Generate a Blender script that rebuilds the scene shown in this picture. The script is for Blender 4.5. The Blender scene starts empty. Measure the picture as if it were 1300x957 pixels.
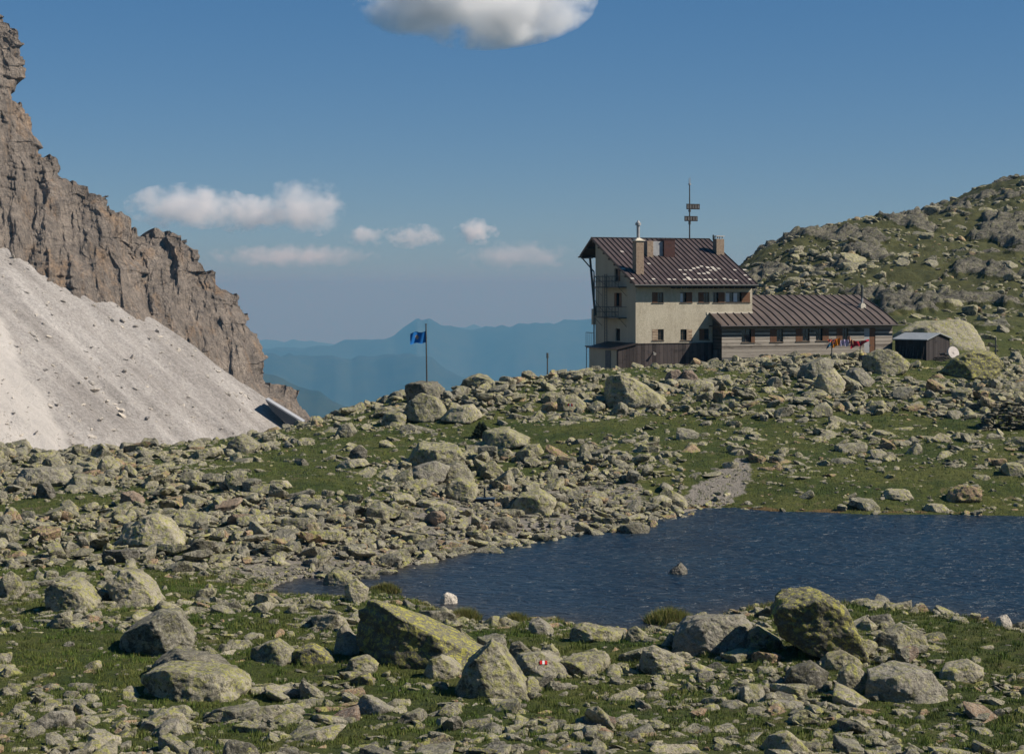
import bpy, bmesh, math, random
import numpy as np
random.seed(7); rng = np.random.default_rng(7)
R = math.radians
sc = bpy.context.scene
COL = sc.collection

# ------------------------------------------------------------------ camera, sky, sun, exposure
F = 2400.0; HOR = 365.0; CH = 14.0            # focal length and horizon in photograph pixels, eye height above the lake
cam_d = bpy.data.cameras.new('camera'); cam = bpy.data.objects.new('camera', cam_d); COL.objects.link(cam)
cam.location = (0, 0, CH); cam.rotation_euler = (R(90), 0, 0)
cam_d.sensor_width = 36; cam_d.lens = 36*F/1300; cam_d.shift_y = -(478.5-HOR)/1300
cam_d.clip_start = 0.5; cam_d.clip_end = 160000
sc.camera = cam
SUN = np.array([2.3, -0.42, 2.05]); SUN = SUN/np.linalg.norm(SUN)
SUN_EL = math.asin(SUN[2]); SUN_AZ = math.atan2(SUN[0], SUN[1])
w = bpy.data.worlds.new('World'); sc.world = w; w.use_nodes = True
nt = w.node_tree; bg = nt.nodes['Background']
sky = nt.nodes.new('ShaderNodeTexSky'); sky.sky_type = 'NISHITA'; sky.sun_disc = False
sky.sun_elevation = SUN_EL; sky.sun_rotation = SUN_AZ; sky.altitude = 2500
sky.air_density = 1.0; sky.dust_density = 0.6; sky.ozone_density = 2.0
hs = nt.nodes.new('ShaderNodeHueSaturation'); hs.inputs['Saturation'].default_value = 1.4; hs.inputs['Hue'].default_value = .503; nt.links.new(sky.outputs[0], hs.inputs['Color']); gm_ = nt.nodes.new('ShaderNodeGamma'); gm_.inputs['Gamma'].default_value = .6; nt.links.new(hs.outputs[0], gm_.inputs['Color']); tn = nt.nodes.new('ShaderNodeMix'); tn.data_type = 'RGBA'; tn.blend_type = 'MULTIPLY'; tn.inputs[0].default_value = 1; tn.inputs[7].default_value = (.79, 1.05, 1.36, 1); nt.links.new(gm_.outputs[0], tn.inputs[6]); nt.links.new(tn.outputs[2], bg.inputs['Color']); bg.inputs['Strength'].default_value = 0.08
sd = bpy.data.lights.new('sun', 'SUN'); sun = bpy.data.objects.new('sun', sd); COL.objects.link(sun)
sd.energy = 5.0; sd.angle = R(0.53); sd.color = (1.0, 0.93, 0.82)
sun.rotation_euler = (math.pi/2-SUN_EL, 0, math.atan2(SUN[0], -SUN[1]))
sc.view_settings.view_transform = 'Standard'; sc.view_settings.look = 'None'
sc.view_settings.exposure = 0.35; sc.view_settings.gamma = 1.0
try: sc.view_settings.use_curve_mapping = False
except Exception: pass
sc.cycles.volume_bounces = 4

# ------------------------------------------------------------------ helpers
def tag(o, label=None, cat=None, group=None, kind=None):
    if label: o['label'] = label
    if cat: o['category'] = cat
    if group: o['group'] = group
    if kind: o['kind'] = kind
    return o
def empty(name, loc, rz=0.0):
    o = bpy.data.objects.new(name, None); COL.objects.link(o); o.location = loc; o.rotation_euler = (0, 0, rz)
    o.empty_display_size = 0.3
    return o
def pix(px, py, Y): return ((px-650)/F*Y, Y, CH+(HOR-py)/F*Y)

def fast_mesh(name, V, Fc, mats, parent=None, smooth=False, attrs=None, mat_idx=None, loc=None):
    """V (n,3), Fc (m,k) arrays -> one mesh object"""
    me = bpy.data.meshes.new(name); V = np.asarray(V, np.float32); Fc = np.asarray(Fc, np.int32)
    n, k = Fc.shape
    me.vertices.add(len(V)); me.vertices.foreach_set('co', V.ravel())
    me.loops.add(n*k); me.loops.foreach_set('vertex_index', Fc.ravel())
    me.polygons.add(n); me.polygons.foreach_set('loop_start', np.arange(0, n*k, k, dtype=np.int32))
    try: me.polygons.foreach_set('loop_total', np.full(n, k, np.int32))
    except Exception: pass
    me.polygons.foreach_set('use_smooth', np.full(n, smooth, bool))
    for m in (mats if isinstance(mats, (list, tuple)) else [mats]): me.materials.append(m)
    if mat_idx is not None: me.polygons.foreach_set('material_index', np.asarray(mat_idx, np.int32))
    me.update(calc_edges=True)
    for an, av in (attrs or {}).items():
        a = me.attributes.new(an, 'FLOAT', 'POINT'); a.data.foreach_set('value', np.asarray(av, np.float32))
    o = bpy.data.objects.new(name, me); COL.objects.link(o)
    if parent: o.parent = parent
    if loc is not None: o.location = loc
    return o

class MB:
    def __init__(s): s.v = []; s.f = []; s.m = []
    def quad(s, pts, m=0):
        b = len(s.v); s.v += [tuple(p) for p in pts]; s.f.append(tuple(range(b, b+len(pts)))); s.m.append(m)
    def box(s, x0, x1, y0, y1, z0, z1, m=0):
        b = len(s.v)
        s.v += [(x0,y0,z0),(x1,y0,z0),(x1,y1,z0),(x0,y1,z0),(x0,y0,z1),(x1,y0,z1),(x1,y1,z1),(x0,y1,z1)]
        for q in ((0,3,2,1),(4,5,6,7),(0,1,5,4),(1,2,6,5),(2,3,7,6),(3,0,4,7)):
            s.f.append(tuple(b+i for i in q)); s.m.append(m)
    def prism_x(s, prof, x0, x1, m=0):      # prof: list of (y,z) counter-clockwise seen from +x
        b = len(s.v); n = len(prof)
        s.v += [(x0, y, z) for y, z in prof]+[(x1, y, z) for y, z in prof]
        s.f.append(tuple(b+i for i in reversed(range(n)))); s.f.append(tuple(b+n+i for i in range(n))); s.m += [m, m]
        for i in range(n):
            j = (i+1) % n; s.f.append((b+i, b+j, b+n+j, b+n+i)); s.m.append(m)
    def prism_y(s, prof, y0, y1, m=0):
        b = len(s.v); n = len(prof)
        s.v += [(x, y0, z) for x, z in prof]+[(x, y1, z) for x, z in prof]
        s.f.append(tuple(b+i for i in range(n))); s.f.append(tuple(b+n+i for i in reversed(range(n)))); s.m += [m, m]
        for i in range(n):
            j = (i+1) % n; s.f.append((b+j, b+i, b+n+i, b+n+j)); s.m.append(m)
    def tube(s, p, q, r, r2=None, n=10, m=0, cap=True):
        p = np.array(p, float); q = np.array(q, float); r2 = r if r2 is None else r2
        d = q-p; d /= np.linalg.norm(d); a = np.cross(d, [0,0,1] if abs(d[2]) < .9 else [1,0,0]); a /= np.linalg.norm(a); c = np.cross(d, a)
        b = len(s.v)
        for c0, rr in ((p, r), (q, r2)):
            for i in range(n):
                t = 2*math.pi*i/n; s.v.append(tuple(c0+rr*(math.cos(t)*a+math.sin(t)*c)))
        for i in range(n):
            j = (i+1) % n; s.f.append((b+i, b+j, b+n+j, b+n+i)); s.m.append(m)
        if cap:
            s.f.append(tuple(b+i for i in reversed(range(n)))); s.f.append(tuple(b+n+i for i in range(n))); s.m += [m, m]
    def bar(s, p, q, w=.04, h=None, m=0): s.tube(p, q, w*.7, n=4, m=m)
    def build(s, name, mats, parent=None, bevel=0, smooth=False, loc=None):
        me = bpy.data.meshes.new(name); me.from_pydata(s.v, [], s.f)
        for m in (mats if isinstance(mats, (list, tuple)) else [mats]): me.materials.append(m)
        me.polygons.foreach_set('material_index', s.m)
        bm = bmesh.new(); bm.from_mesh(me); bmesh.ops.recalc_face_normals(bm, faces=bm.faces)
        if bevel: bmesh.ops.bevel(bm, geom=list(bm.edges), offset=bevel, segments=1, affect='EDGES')
        for f in bm.faces: f.smooth = smooth
        bm.to_mesh(me); bm.free()
        o = bpy.data.objects.new(name, me); COL.objects.link(o)
        if parent: o.parent = parent
        if loc is not None: o.location = loc
        return o

# noise
_perm = np.random.default_rng(3).permutation(256).astype(np.int64); _perm = np.concatenate([_perm, _perm, _perm])
_g = np.random.default_rng(4).normal(size=(256, 3)); _g /= np.linalg.norm(_g, axis=1)[:, None]; _g = _g.astype(np.float32)
def perlin(x, y, z=0.0):
    x = np.asarray(x, np.float32); y = np.asarray(y, np.float32); z = np.broadcast_to(np.asarray(z, np.float32), x.shape)
    xi = np.floor(x); yi = np.floor(y); zi = np.floor(z); xf = x-xi; yf = y-yi; zf = z-zi
    xi = xi.astype(np.int64) & 255; yi = yi.astype(np.int64) & 255; zi = zi.astype(np.int64) & 255
    u = xf*xf*(3-2*xf); v = yf*yf*(3-2*yf); ww = zf*zf*(3-2*zf)
    out = 0
    for dx in (0, 1):
        for dy in (0, 1):
            a = _perm[_perm[xi+dx]+yi+dy]
            for dz in (0, 1):
                g = _g[_perm[a+zi+dz] & 255]
                t = g[..., 0]*(xf-dx)+g[..., 1]*(yf-dy)+g[..., 2]*(zf-dz)
                out = out + t*(u if dx else 1-u)*(v if dy else 1-v)*(ww if dz else 1-ww)
    return out*1.5
def fbm(x, y, z=0.0, o=4, lac=2.03, gain=.5):
    s = 0; a = 1
    for i in range(o):
        s = s+a*perlin(x+i*17.3, y+i*9.1, z+i*3.7 if not np.isscalar(z) else z+i*3.7); x = x*lac; y = y*lac; z = z*lac; a *= gain
    return s
def ridged(x, y, z=0.0, o=3):
    s = 0; a = 1
    for i in range(o):
        s = s+a*(1-2*np.abs(perlin(x+i*7.7, y+i*5.1, z))); x = x*2.1; y = y*2.1; z = z*2.1; a *= .5
    return s
def sstep(a, b, x): t = np.clip((x-a)/(b-a), 0, 1); return t*t*(3-2*t)

# ------------------------------------------------------------------ materials
def nmat(name, rough=.85):
    m = bpy.data.materials.new(name); m.use_nodes = True; t = m.node_tree; b = t.nodes['Principled BSDF']
    b.inputs['Roughness'].default_value = rough
    try: b.inputs['Specular IOR Level'].default_value = .25
    except Exception: pass
    return m, t, b
def N(t, kind, **kw):
    n = t.nodes.new(kind)
    for k, v in kw.items():
        if k in n.inputs: n.inputs[k].default_value = v
        else: setattr(n, k, v)
    return n
def noise(t, scale, detail=5, rough=.6, coord=None, vec=None, dist=0.0):
    n = N(t, 'ShaderNodeTexNoise'); n.inputs['Scale'].default_value = scale; n.inputs['Detail'].default_value = detail
    n.inputs['Roughness'].default_value = rough; n.inputs['Distortion'].default_value = dist
    if vec is not None: t.links.new(vec, n.inputs['Vector'])
    return n.outputs['Fac']
def ramp(t, fac, stops, interp='LINEAR'):
    r = N(t, 'ShaderNodeValToRGB'); r.color_ramp.interpolation = interp
    e = r.color_ramp.elements
    while len(e) < len(stops): e.new(.5)
    for i, (p, c) in enumerate(stops):
        e[i].position = p; e[i].color = (c, c, c, 1) if np.isscalar(c) else (*c, 1)
    t.links.new(fac, r.inputs['Fac']); return r.outputs['Color']
def mix(t, f, a, b, mode='MIX'):
    m = N(t, 'ShaderNodeMix'); m.data_type = 'RGBA'; m.blend_type = mode
    for sock, v in ((m.inputs[0], f), (m.inputs[6], a), (m.inputs[7], b)):
        if isinstance(v, bpy.types.NodeSocket): t.links.new(v, sock)
        elif np.isscalar(v): sock.default_value = v if sock == m.inputs[0] else (v, v, v, 1)
        else: sock.default_value = (*v, 1)
    return m.outputs[2]
def math_(t, op, a, b=0.0, clamp=False):
    m = N(t, 'ShaderNodeMath'); m.operation = op; m.use_clamp = clamp
    for i, v in enumerate((a, b)):
        if isinstance(v, bpy.types.NodeSocket): t.links.new(v, m.inputs[i])
        else: m.inputs[i].default_value = v
    return m.outputs[0]
def bump(t, b, h, dist=.05, strength=1.0):
    n = N(t, 'ShaderNodeBump'); n.inputs['Distance'].default_value = dist; n.inputs['Strength'].default_value = strength
    t.links.new(h, n.inputs['Height']); t.links.new(n.outputs[0], b.inputs['Normal']); return n
def texco(t, which='Object'): return N(t, 'ShaderNodeTexCoord').outputs[which]
def attr(t, name):
    a = N(t, 'ShaderNodeAttribute'); a.attribute_name = name; return a.outputs['Fac']
def mapping(t, vec, scale=(1,1,1), rot=(0,0,0)):
    m = N(t, 'ShaderNodeMapping'); m.inputs['Scale'].default_value = scale; m.inputs['Rotation'].default_value = rot
    t.links.new(vec, m.inputs['Vector']); return m.outputs[0]

def rock_material(name, per_object, base=(.085,.078,.062), base2=(.40,.37,.29), lichen=.5, dark=.35, red=0.03, ybright=(.44,.42,.10), sc_=1.0):
    m, t, b = nmat(name, .9)
    co = N(t, 'ShaderNodeNewGeometry').outputs['Position']
    rnd = N(t, 'ShaderNodeObjectInfo').outputs['Random'] if per_object else attr(t, 'rnd')
    c1 = mix(t, ramp(t, noise(t, 1.3*sc_, 6, .65, vec=co), [(.32, 0), (.68, 1)]), base, base2)
    c1 = mix(t, ramp(t, rnd, [(0, 0), (.5, .5), (1, 1)]), mix(t, 1.0, c1, (.74,.74,.76), 'MULTIPLY'), mix(t, 1.0, c1, (1.25,1.2,1.1), 'MULTIPLY'))
    # reddish iron rocks
    thr = ramp(t, rnd, [(1-red-.01, 0), (1-red, 1)]) if red > 0 else None
    if thr is not None: c1 = mix(t, math_(t, 'MULTIPLY', thr, .75), c1, (.30,.15,.08))
    # grey speckle
    c1 = mix(t, math_(t, 'MULTIPLY', ramp(t, noise(t, 14*sc_, 3, .7, vec=co), [(.45, 0), (.6, 1)]), .4), c1, (.42,.4,.34))
    # black crust lichen, heavier on sides and undersides to paint in their shade
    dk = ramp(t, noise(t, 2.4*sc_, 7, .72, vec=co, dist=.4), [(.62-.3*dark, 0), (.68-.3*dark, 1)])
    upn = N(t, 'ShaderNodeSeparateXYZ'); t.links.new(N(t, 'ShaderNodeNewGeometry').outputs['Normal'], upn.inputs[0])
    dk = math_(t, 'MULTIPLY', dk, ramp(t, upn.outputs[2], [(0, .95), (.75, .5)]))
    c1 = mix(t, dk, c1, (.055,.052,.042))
    # green-yellow map lichen, in crisp patches
    up = N(t, 'ShaderNodeSeparateXYZ'); t.links.new(N(t, 'ShaderNodeNewGeometry').outputs['Normal'], up.inputs[0])
    sel = math_(t, 'MULTIPLY', ramp(t, rnd, [(.08, .35), (.6, 1)]), ramp(t, up.outputs[2], [(0, .45), (.6, 1)]))
    c1 = mix(t, math_(t, 'MULTIPLY', sel, .14 if 0 < lichen < .6 else 0.0), c1, (.25,.24,.13))
    yl = ramp(t, noise(t, 3.4*sc_, 8, .75, vec=mapping(t, co, rot=(.3,.5,1.1)), dist=.6), [(.66-.26*lichen, 0), (.70-.26*lichen, 1)])
    yl = math_(t, 'MULTIPLY', yl, math_(t, 'MULTIPLY', sel, .85))
    ycol = mix(t, noise(t, 9*sc_, 3, .6, vec=co), ybright, (.2,.21,.07))
    c1 = mix(t, yl, c1, ycol)
    if lichen > 0:
        y2 = ramp(t, noise(t, 12*sc_, 6, .75, vec=mapping(t, co, rot=(1.3,.2,.4))), [(.66-.16*lichen, 0), (.69-.16*lichen, .8)])
        c1 = mix(t, math_(t, 'MULTIPLY', y2, sel), c1, mix(t, .5, ycol, (.3,.28,.1)))
    c1 = mix(t, ramp(t, noise(t, 9*sc_, 6, .8, vec=mapping(t, co, (1,1,1.6), rot=(.7,1.2,.4))), [(.54, 0), (.64, .75)]), c1, (.07,.06,.048))  # dark speckles paint crevice shade into the rock colour
    c1 = mix(t, 1.0, c1, mix(t, ramp(t, noise(t, 30*sc_, 3, .7, vec=co), [(.3, 0), (.7, 1)]), (.7,.7,.7), (1.3,1.28,1.25)), 'MULTIPLY')
    t.links.new(c1, b.inputs['Base Color'])
    h = math_(t, 'ADD', math_(t, 'MULTIPLY', noise(t, 5*sc_, 8, .7, vec=co), 1.0), math_(t, 'MULTIPLY', noise(t, 1.6*sc_, 5, .6, vec=co, dist=1.0), 1.6))
    bump(t, b, h, .15/sc_, 1.0)
    return m
M = {}
M['rock'] = rock_material('rock', True, lichen=.56)
M['rock_many'] = rock_material('rock_many', False, lichen=.52, red=.06)
M['rock_yellow'] = rock_material('rock_black_and_yellow', True, base=(.12,.115,.1), base2=(.24,.22,.19), lichen=.585, dark=1.1, red=0, ybright=(.62,.56,.07), sc_=1.5)
M['rock_pale'] = rock_material('rock_pale', True, base=(.17,.155,.125), base2=(.42,.385,.32), lichen=.54, dark=.2, red=0)
M['rock_dark'] = rock_material('rock_dark', True, base=(.09,.085,.075), base2=(.17,.155,.135), lichen=.35, dark=.5, red=0)
M['rock_red'] = rock_material('rock_red', True, base=(.17,.1,.07), base2=(.30,.22,.165), lichen=.15, dark=.2, red=0)
M['rock_clean'] = rock_material('rock_clean', True, base=(.42,.39,.35), base2=(.55,.51,.46), lichen=.0, dark=.0, red=0)

def ground_material():
    m, t, b = nmat('mountain_ground', .95)
    co = N(t, 'ShaderNodeNewGeometry').outputs['Position']
    g = mix(t, ramp(t, noise(t, .25, 5, .65, vec=co), [(.36, 0), (.62, 1)]), (.040,.062,.011), (.095,.105,.026))
    g = mix(t, ramp(t, noise(t, 2.2, 6, .75, vec=co), [(.38, 0), (.7, 1)]), mix(t, 1.0, g, (.6,.62,.55), 'MULTIPLY'), mix(t, 1.0, g, (1.45,1.35,1.2), 'MULTIPLY'))
    g = mix(t, ramp(t, noise(t, .7, 6, .7, vec=co, dist=.5), [(.60, 0), (.68, .8)]), g, (.15,.12,.06))
    sy_n = N(t, 'ShaderNodeSeparateXYZ'); t.links.new(co, sy_n.inputs[0]); hill = ramp(t, math_(t, 'MULTIPLY', sy_n.outputs[1], .0025), [(.50, 0), (.62, .62)])
    g = mix(t, hill, g, mix(t, noise(t, .3, 6, .7, vec=co), (.035,.036,.014), (.085,.075,.032)))
    rk = mix(t, ramp(t, noise(t, .6, 8, .72, vec=co, dist=.5), [(.3, 0), (.7, 1)]), (.085,.08,.066), (.26,.235,.18))
    rk = mix(t, math_(t, 'MULTIPLY', ramp(t, noise(t, 1.4, 7, .7, vec=co), [(.5, 0), (.58, 1)]), .6), rk, (.2,.2,.09))
    rk = mix(t, math_(t, 'MULTIPLY', ramp(t, noise(t, .9, 8, .8, vec=mapping(t, co, (1,1,2.2)), dist=.8), [(.5, 0), (.56, 1)]), .8), rk, (.045,.042,.034))
    rk = mix(t, ramp(t, noise(t, 3.5, 6, .8, vec=co), [(.56, 0), (.62, .8)]), rk, (.42,.39,.30))
    gr = mix(t, noise(t, 6, 6, .8, vec=co), (.12,.105,.085), (.38,.34,.29))
    wt = mix(t, noise(t, 1.5, 5, .7, vec=co), (.1,.06,.02), (.17,.115,.045))
    edge = noise(t, 1.8, 7, .75, vec=co, dist=.3)
    def mk(name, lo=.45, hi=.55):
        s = math_(t, 'ADD', attr(t, name), math_(t, 'MULTIPLY', math_(t, 'SUBTRACT', edge, .5), .7))
        return ramp(t, s, [(lo, 0), (hi, 1)])
    c = mix(t, mk('slab'), g, rk)
    c = mix(t, mk('soil'), c, gr)
    c = mix(t, mk('wet'), c, wt)
    t.links.new(c, b.inputs['Base Color'])
    h = math_(t, 'ADD', noise(t, 4, 8, .75, vec=co), math_(t, 'MULTIPLY', noise(t, .9, 6, .7, vec=co), 1.5))
    h = math_(t, 'ADD', h, math_(t, 'MULTIPLY', math_(t, 'MULTIPLY', attr(t, 'slab'), noise(t, .7, 7, .75, vec=co, dist=.8)), 5.0))
    bump(t, b, h, .24, 1.0)
    return m
M['ground'] = ground_material()

def simple(name, c1, c2, scale=3, rough=.8, bmp=.01, stretch=(1,1,1), metallic=0, detail=5):
    m, t, b = nmat(name, rough); co = mapping(t, texco(t), stretch)
    f = noise(t, scale, detail, .65, vec=co)
    t.links.new(mix(t, ramp(t, f, [(.3, 0), (.7, 1)]), c1, c2), b.inputs['Base Color']); b.inputs['Metallic'].default_value = metallic
    if bmp: bump(t, b, noise(t, scale*3, 5, .7, vec=co), bmp, 1)
    return m
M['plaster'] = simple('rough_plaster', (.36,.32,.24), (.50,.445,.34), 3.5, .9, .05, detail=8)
def stain(mat, amount=.35):
    t = mat.node_tree; b = t.nodes['Principled BSDF']; src = b.inputs['Base Color'].links[0].from_socket
    st = ramp(t, noise(t, 1.0, 7, .7, vec=mapping(t, texco(t), (.9, .9, .22)), dist=.3), [(.48, 0), (.72, amount)])
    pt = ramp(t, noise(t, .45, 5, .6, vec=texco(t)), [(.5, 0), (.62, amount*.6)])
    t.links.new(mix(t, pt, mix(t, st, src, (.17,.14,.1)), (.6,.55,.44)), b.inputs['Base Color'])
stain(M['plaster'])
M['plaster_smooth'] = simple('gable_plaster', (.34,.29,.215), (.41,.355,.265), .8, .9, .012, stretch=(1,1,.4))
M['flash'] = simple('pale_mortar', (.5,.45,.36), (.6,.55,.45), 3, .9, .01)
M['roof'] = simple('brown_sheet_roof', (.05,.036,.035), (.092,.068,.064), 1.1, .6, .004, stretch=(1.5,.5,.5))
M['roof2'] = simple('rusty_brown_sheet_roof', (.065,.05,.043), (.13,.1,.085), .9, .6, .004, stretch=(1.5,.4,.4))
M['seam'] = simple('roof_seam', (.022,.017,.016), (.04,.03,.028), 3, .5, 0)  # near-black colour paints in the seams' shadow lines; rafters and gutters share it
M['patch'] = simple('bare_patch', (.42,.38,.33), (.52,.47,.4), 5, .7, 0)
M['stone'] = simple('chimney_stone', (.2,.14,.1), (.36,.28,.2), 6, .9, .05)
M['metal'] = simple('grey_sheet', (.26,.265,.27), (.36,.36,.36), 2, .5, 0)
M['brown_metal'] = simple('brown_sheet', (.05,.022,.018), (.075,.035,.03), 3, .5, 0)
M['iron'] = simple('dark_iron', (.05,.055,.05), (.085,.09,.085), 8, .6, 0)
M['shutter'] = simple('brown_shutter', (.1,.045,.022), (.17,.085,.045), 4, .7, .004, stretch=(1,1,5))
M['shutter_worn'] = simple('worn_shutter', (.1,.05,.03), (.5,.4,.28), 3, .7, .004, stretch=(.4,.4,4), detail=2)
M['frame'] = simple('window_frame', (.08,.06,.045), (.14,.11,.08), 8, .6, 0)
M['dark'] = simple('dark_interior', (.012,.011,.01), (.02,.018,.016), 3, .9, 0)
M['concrete'] = simple('dark_concrete', (.09,.09,.09), (.14,.135,.13), 2, .9, .01)
M['curtain'] = simple('white_curtain', (.5,.52,.55), (.62,.64,.66), 4, .9, 0)
m, t, b = nmat('glass', .06); b.inputs['Base Color'].default_value = (.02,.024,.03,1); b.inputs['Specular IOR Level'].default_value = .6; M['glass'] = m
def boards(name, c1, c2, axis, width, gap=.04, rough=.85):
    """planks with per-board tone; axis = direction across which boards repeat"""
    m, t, b = nmat(name, rough); co = texco(t); sx = N(t, 'ShaderNodeSeparateXYZ'); t.links.new(co, sx.inputs[0])
    v = math_(t, 'DIVIDE', sx.outputs[axis], width); fl = math_(t, 'FLOOR', v); fr = math_(t, 'FRACT', v)
    wn = N(t, 'ShaderNodeTexWhiteNoise'); wn.noise_dimensions = '1D'; t.links.new(fl, wn.inputs['W'])
    st = [(.35,.35,9),(0,0,0),(0,0,0)]
    s = (6,6,.7) if axis == 0 else (.6,.6,7)
    gn = noise(t, 1.6, 6, .7, vec=mapping(t, co, s))
    f = math_(t, 'ADD', math_(t, 'MULTIPLY', wn.outputs['Value'], .55), math_(t, 'MULTIPLY', gn, .55))
    c = mix(t, ramp(t, f, [(.25, 0), (.85, 1)]), c1, c2)
    st = ramp(t, noise(t, .55, 5, .7, vec=mapping(t, co, (1,1,2.5))), [(.56, 0), (.66, .6)])
    c = mix(t, st, c, tuple(x*.35 for x in c1))
    e = ramp(t, fr, [(0, 0), (gap, 1), (1-gap, 1), (1, 0)])
    c = mix(t, math_(t, 'ADD', math_(t, 'MULTIPLY', e, .75), .25), (.012,.01,.009), c)
    t.links.new(c, b.inputs['Base Color']); bump(t, b, math_(t, 'ADD', e, math_(t, 'MULTIPLY', gn, .4)), .02, 1)
    return m
M['coping'] = simple('pale_coping', (.26,.27,.29), (.34,.35,.37), .5, .8, 0)
M['siding'] = boards('weathered_siding', (.09,.074,.06), (.43,.38,.32), 2, .19, .09)
M['siding_shaded'] = boards('shaded_end_boards', (.03,.026,.023), (.1,.088,.08), 2, .17, .08)  # siding darkened to paint in the end wall's shade; sticks and firewood reuse it
M['cladding'] = boards('dark_board_cladding', (.028,.022,.021), (.085,.068,.063), 0, .42, .07)
M['tar'] = boards('tarred_boards', (.02,.016,.015), (.05,.042,.04), 0, .22, .08)
M['tin'] = simple('blue_grey_tin', (.2,.215,.225), (.3,.315,.32), 2, .45, 0)

# ------------------------------------------------------------------ ground: one sheet
LAKE_PX = [(1900,660),(1600,657),(1300,655),(1200,653),(1100,653),(1040,650),(980,649),(930,644),(890,645),(860,653),(830,661),(790,672),(700,682),(640,694),(600,697),(560,707),(500,722),(465,731),(430,737),(395,733),(372,734),(350,744),(342,752),(362,757),(410,757),(440,759),(478,745),(492,757),(530,763),(560,777),(600,789),(625,795),(650,790),(705,787),(760,803),(800,804),(830,801),(862,796),(900,785),(940,776),(985,768),(1040,768),(1100,768),(1160,774),(1220,784),(1300,798),(1450,815),(1600,820),(1900,810)]
LAKE = np.array([((px-650)/F*(CH*F/(py-HOR)), CH*F/(py-HOR)) for px, py in LAKE_PX])
def sdist(X, Y, P=LAKE):
    """signed distance to the lake outline, negative in the lake"""
    best = np.full(X.shape, 1e9); ins = np.zeros(X.shape, bool)
    for i in range(len(P)):
        a = P[i]; b2 = P[(i+1) % len(P)]; d = b2-a
        tt = np.clip(((X-a[0])*d[0]+(Y-a[1])*d[1])/(d@d), 0, 1)
        best = np.minimum(best, np.hypot(X-a[0]-tt*d[0], Y-a[1]-tt*d[1]))
        c = (a[1] > Y) != (b2[1] > Y)
        with np.errstate(divide='ignore', invalid='ignore'):
            xi = a[0]+(Y-a[1])*(d[0])/(d[1] if d[1] != 0 else 1e-9)
        ins ^= c & (X < xi)
    return np.where(ins, -best, best)
# control points: (photo column, photo row, distance) or (column, None, distance, height)
CP = [(-400,570,150),(0,572,150),(100,584,150),(200,574,150),(300,562,152),(430,537,158),(480,520,160),(550,497,166),(640,488,174),(690,480,180),(740,470,188),
 (-400,640,118),(0,640,116),(100,640,116),(200,640,113),(300,625,115),(400,600,120),(0,700,95),(150,700,95),(280,690,97),(450,600,128),(600,600,131),(600,540,150),(520,545,150),
 (790,473,187),(850,468,189),(900,463,190),(960,459,190),(1000,458,191),(1130,457,194),(1200,457,197),(1300,458,200),(1700,455,200),
 (700,520,160),(800,520,156),(900,520,154),(1000,520,153),(1150,520,153),(1300,520,153),(1700,520,153),(800,580,133),(1000,580,132),(1150,585,130),(1300,590,129),(1700,590,129),
 (1300,400,238),(1200,405,232),(1300,350,285),(1300,300,335),(1300,236,420),(1200,266,405),(1100,291,385),(1000,322,362),(955,337,352),(960,372,290),(1050,380,258),(1150,380,250),(1100,335,315),(1200,330,315),(1700,350,285),(1700,240,340),(1700,100,430),(1480,170,420)]
H = [(px, Y, CH+(HOR-py)/F*Y) for px, py, Y in CP]
for px in (-400,0,200,400,600,750): H += [(px, 230, -9 if px < 700 else -1), (px, 330, -70 if px < 700 else -45), (px, 500, -170), (px, 900, -420), (px, 1500, -1000)]
H += [(850, 260, 7), (850, 330, 11), (880, 420, -10),(980,460,8),(1100,480,17),(1300,520,32),(1700,520,70)]
for px in (850,1000,1300,1700): H += [(px, 900, -260), (px, 1500, -950)]
for px in (-400,0,300,650,1000,1300,1700): H += [(px, 25, 6.3), (px, 10, 10.2), (px, 42, 2.55), (px, 54, .9), (px, 64, .75)]
for px in (-400,0,150): H += [(px, 78, .7)]
for px in (650, 900, 1200, 1700): H += [(px, 75, .5), (px, 95, .4), (px, 117, .25)]
H = np.array(H)
def feat(X, Y):
    Yc = np.maximum(Y, 8); return np.stack([3.0*np.clip(X/Yc, -.44, .44), 2.0*np.log(Yc)], -1)
cu = (H[:, 0]-650)/F; A_ = np.stack([3*np.clip(cu, -.44, .44), 2*np.log(H[:, 1])], -1); nH = len(H)
def tps(r2): return .5*r2*np.log(r2+1e-9)
K = tps(((A_[:, None]-A_[None])**2).sum(-1)); K[np.diag_indices(nH)] += .02
S = np.zeros((nH+3, nH+3)); S[:nH, :nH] = K; S[:nH, nH:] = np.c_[np.ones(nH), A_]; S[nH:, :nH] = S[:nH, nH:].T
Zt = H[:, 2]; Zc = np.where(Zt < -5, -5-np.log1p(-(Zt+5))*8, Zt)     # soften the drop for a stable fit
Wt = np.linalg.solve(S, np.r_[Zc, 0, 0, 0])
def base_h(X, Y):
    f = feat(X, Y).reshape(-1, 2); out = np.empty(len(f))
    for i in range(0, len(f), 60000):
        q = f[i:i+60000]; d = ((q[:, None]-A_[None])**2).sum(-1); out[i:i+60000] = tps(d)@Wt[:nH]+Wt[nH]+q@Wt[nH+1:]
    out = np.where(out < -5, -5-np.expm1(np.clip((-5-out)/8, 0, 6)), out)
    return out.reshape(X.shape)
PATH_PX = [(962,588),(948,600),(926,616),(902,630),(878,642),(835,650),(780,658),(720,667),(660,676),(600,688),(545,701),(490,716)]
def near_poly(X, Y, pts):
    best = np.full(X.shape, 1e9)
    for a, b2 in zip(pts[:-1], pts[1:]):
        a = np.array(a); d = np.array(b2)-a; tt = np.clip(((X-a[0])*d[0]+(Y-a[1])*d[1])/(d@d), 0, 1)
        best = np.minimum(best, np.hypot(X-a[0]-tt*d[0], Y-a[1]-tt*d[1]))
    return best
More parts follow.
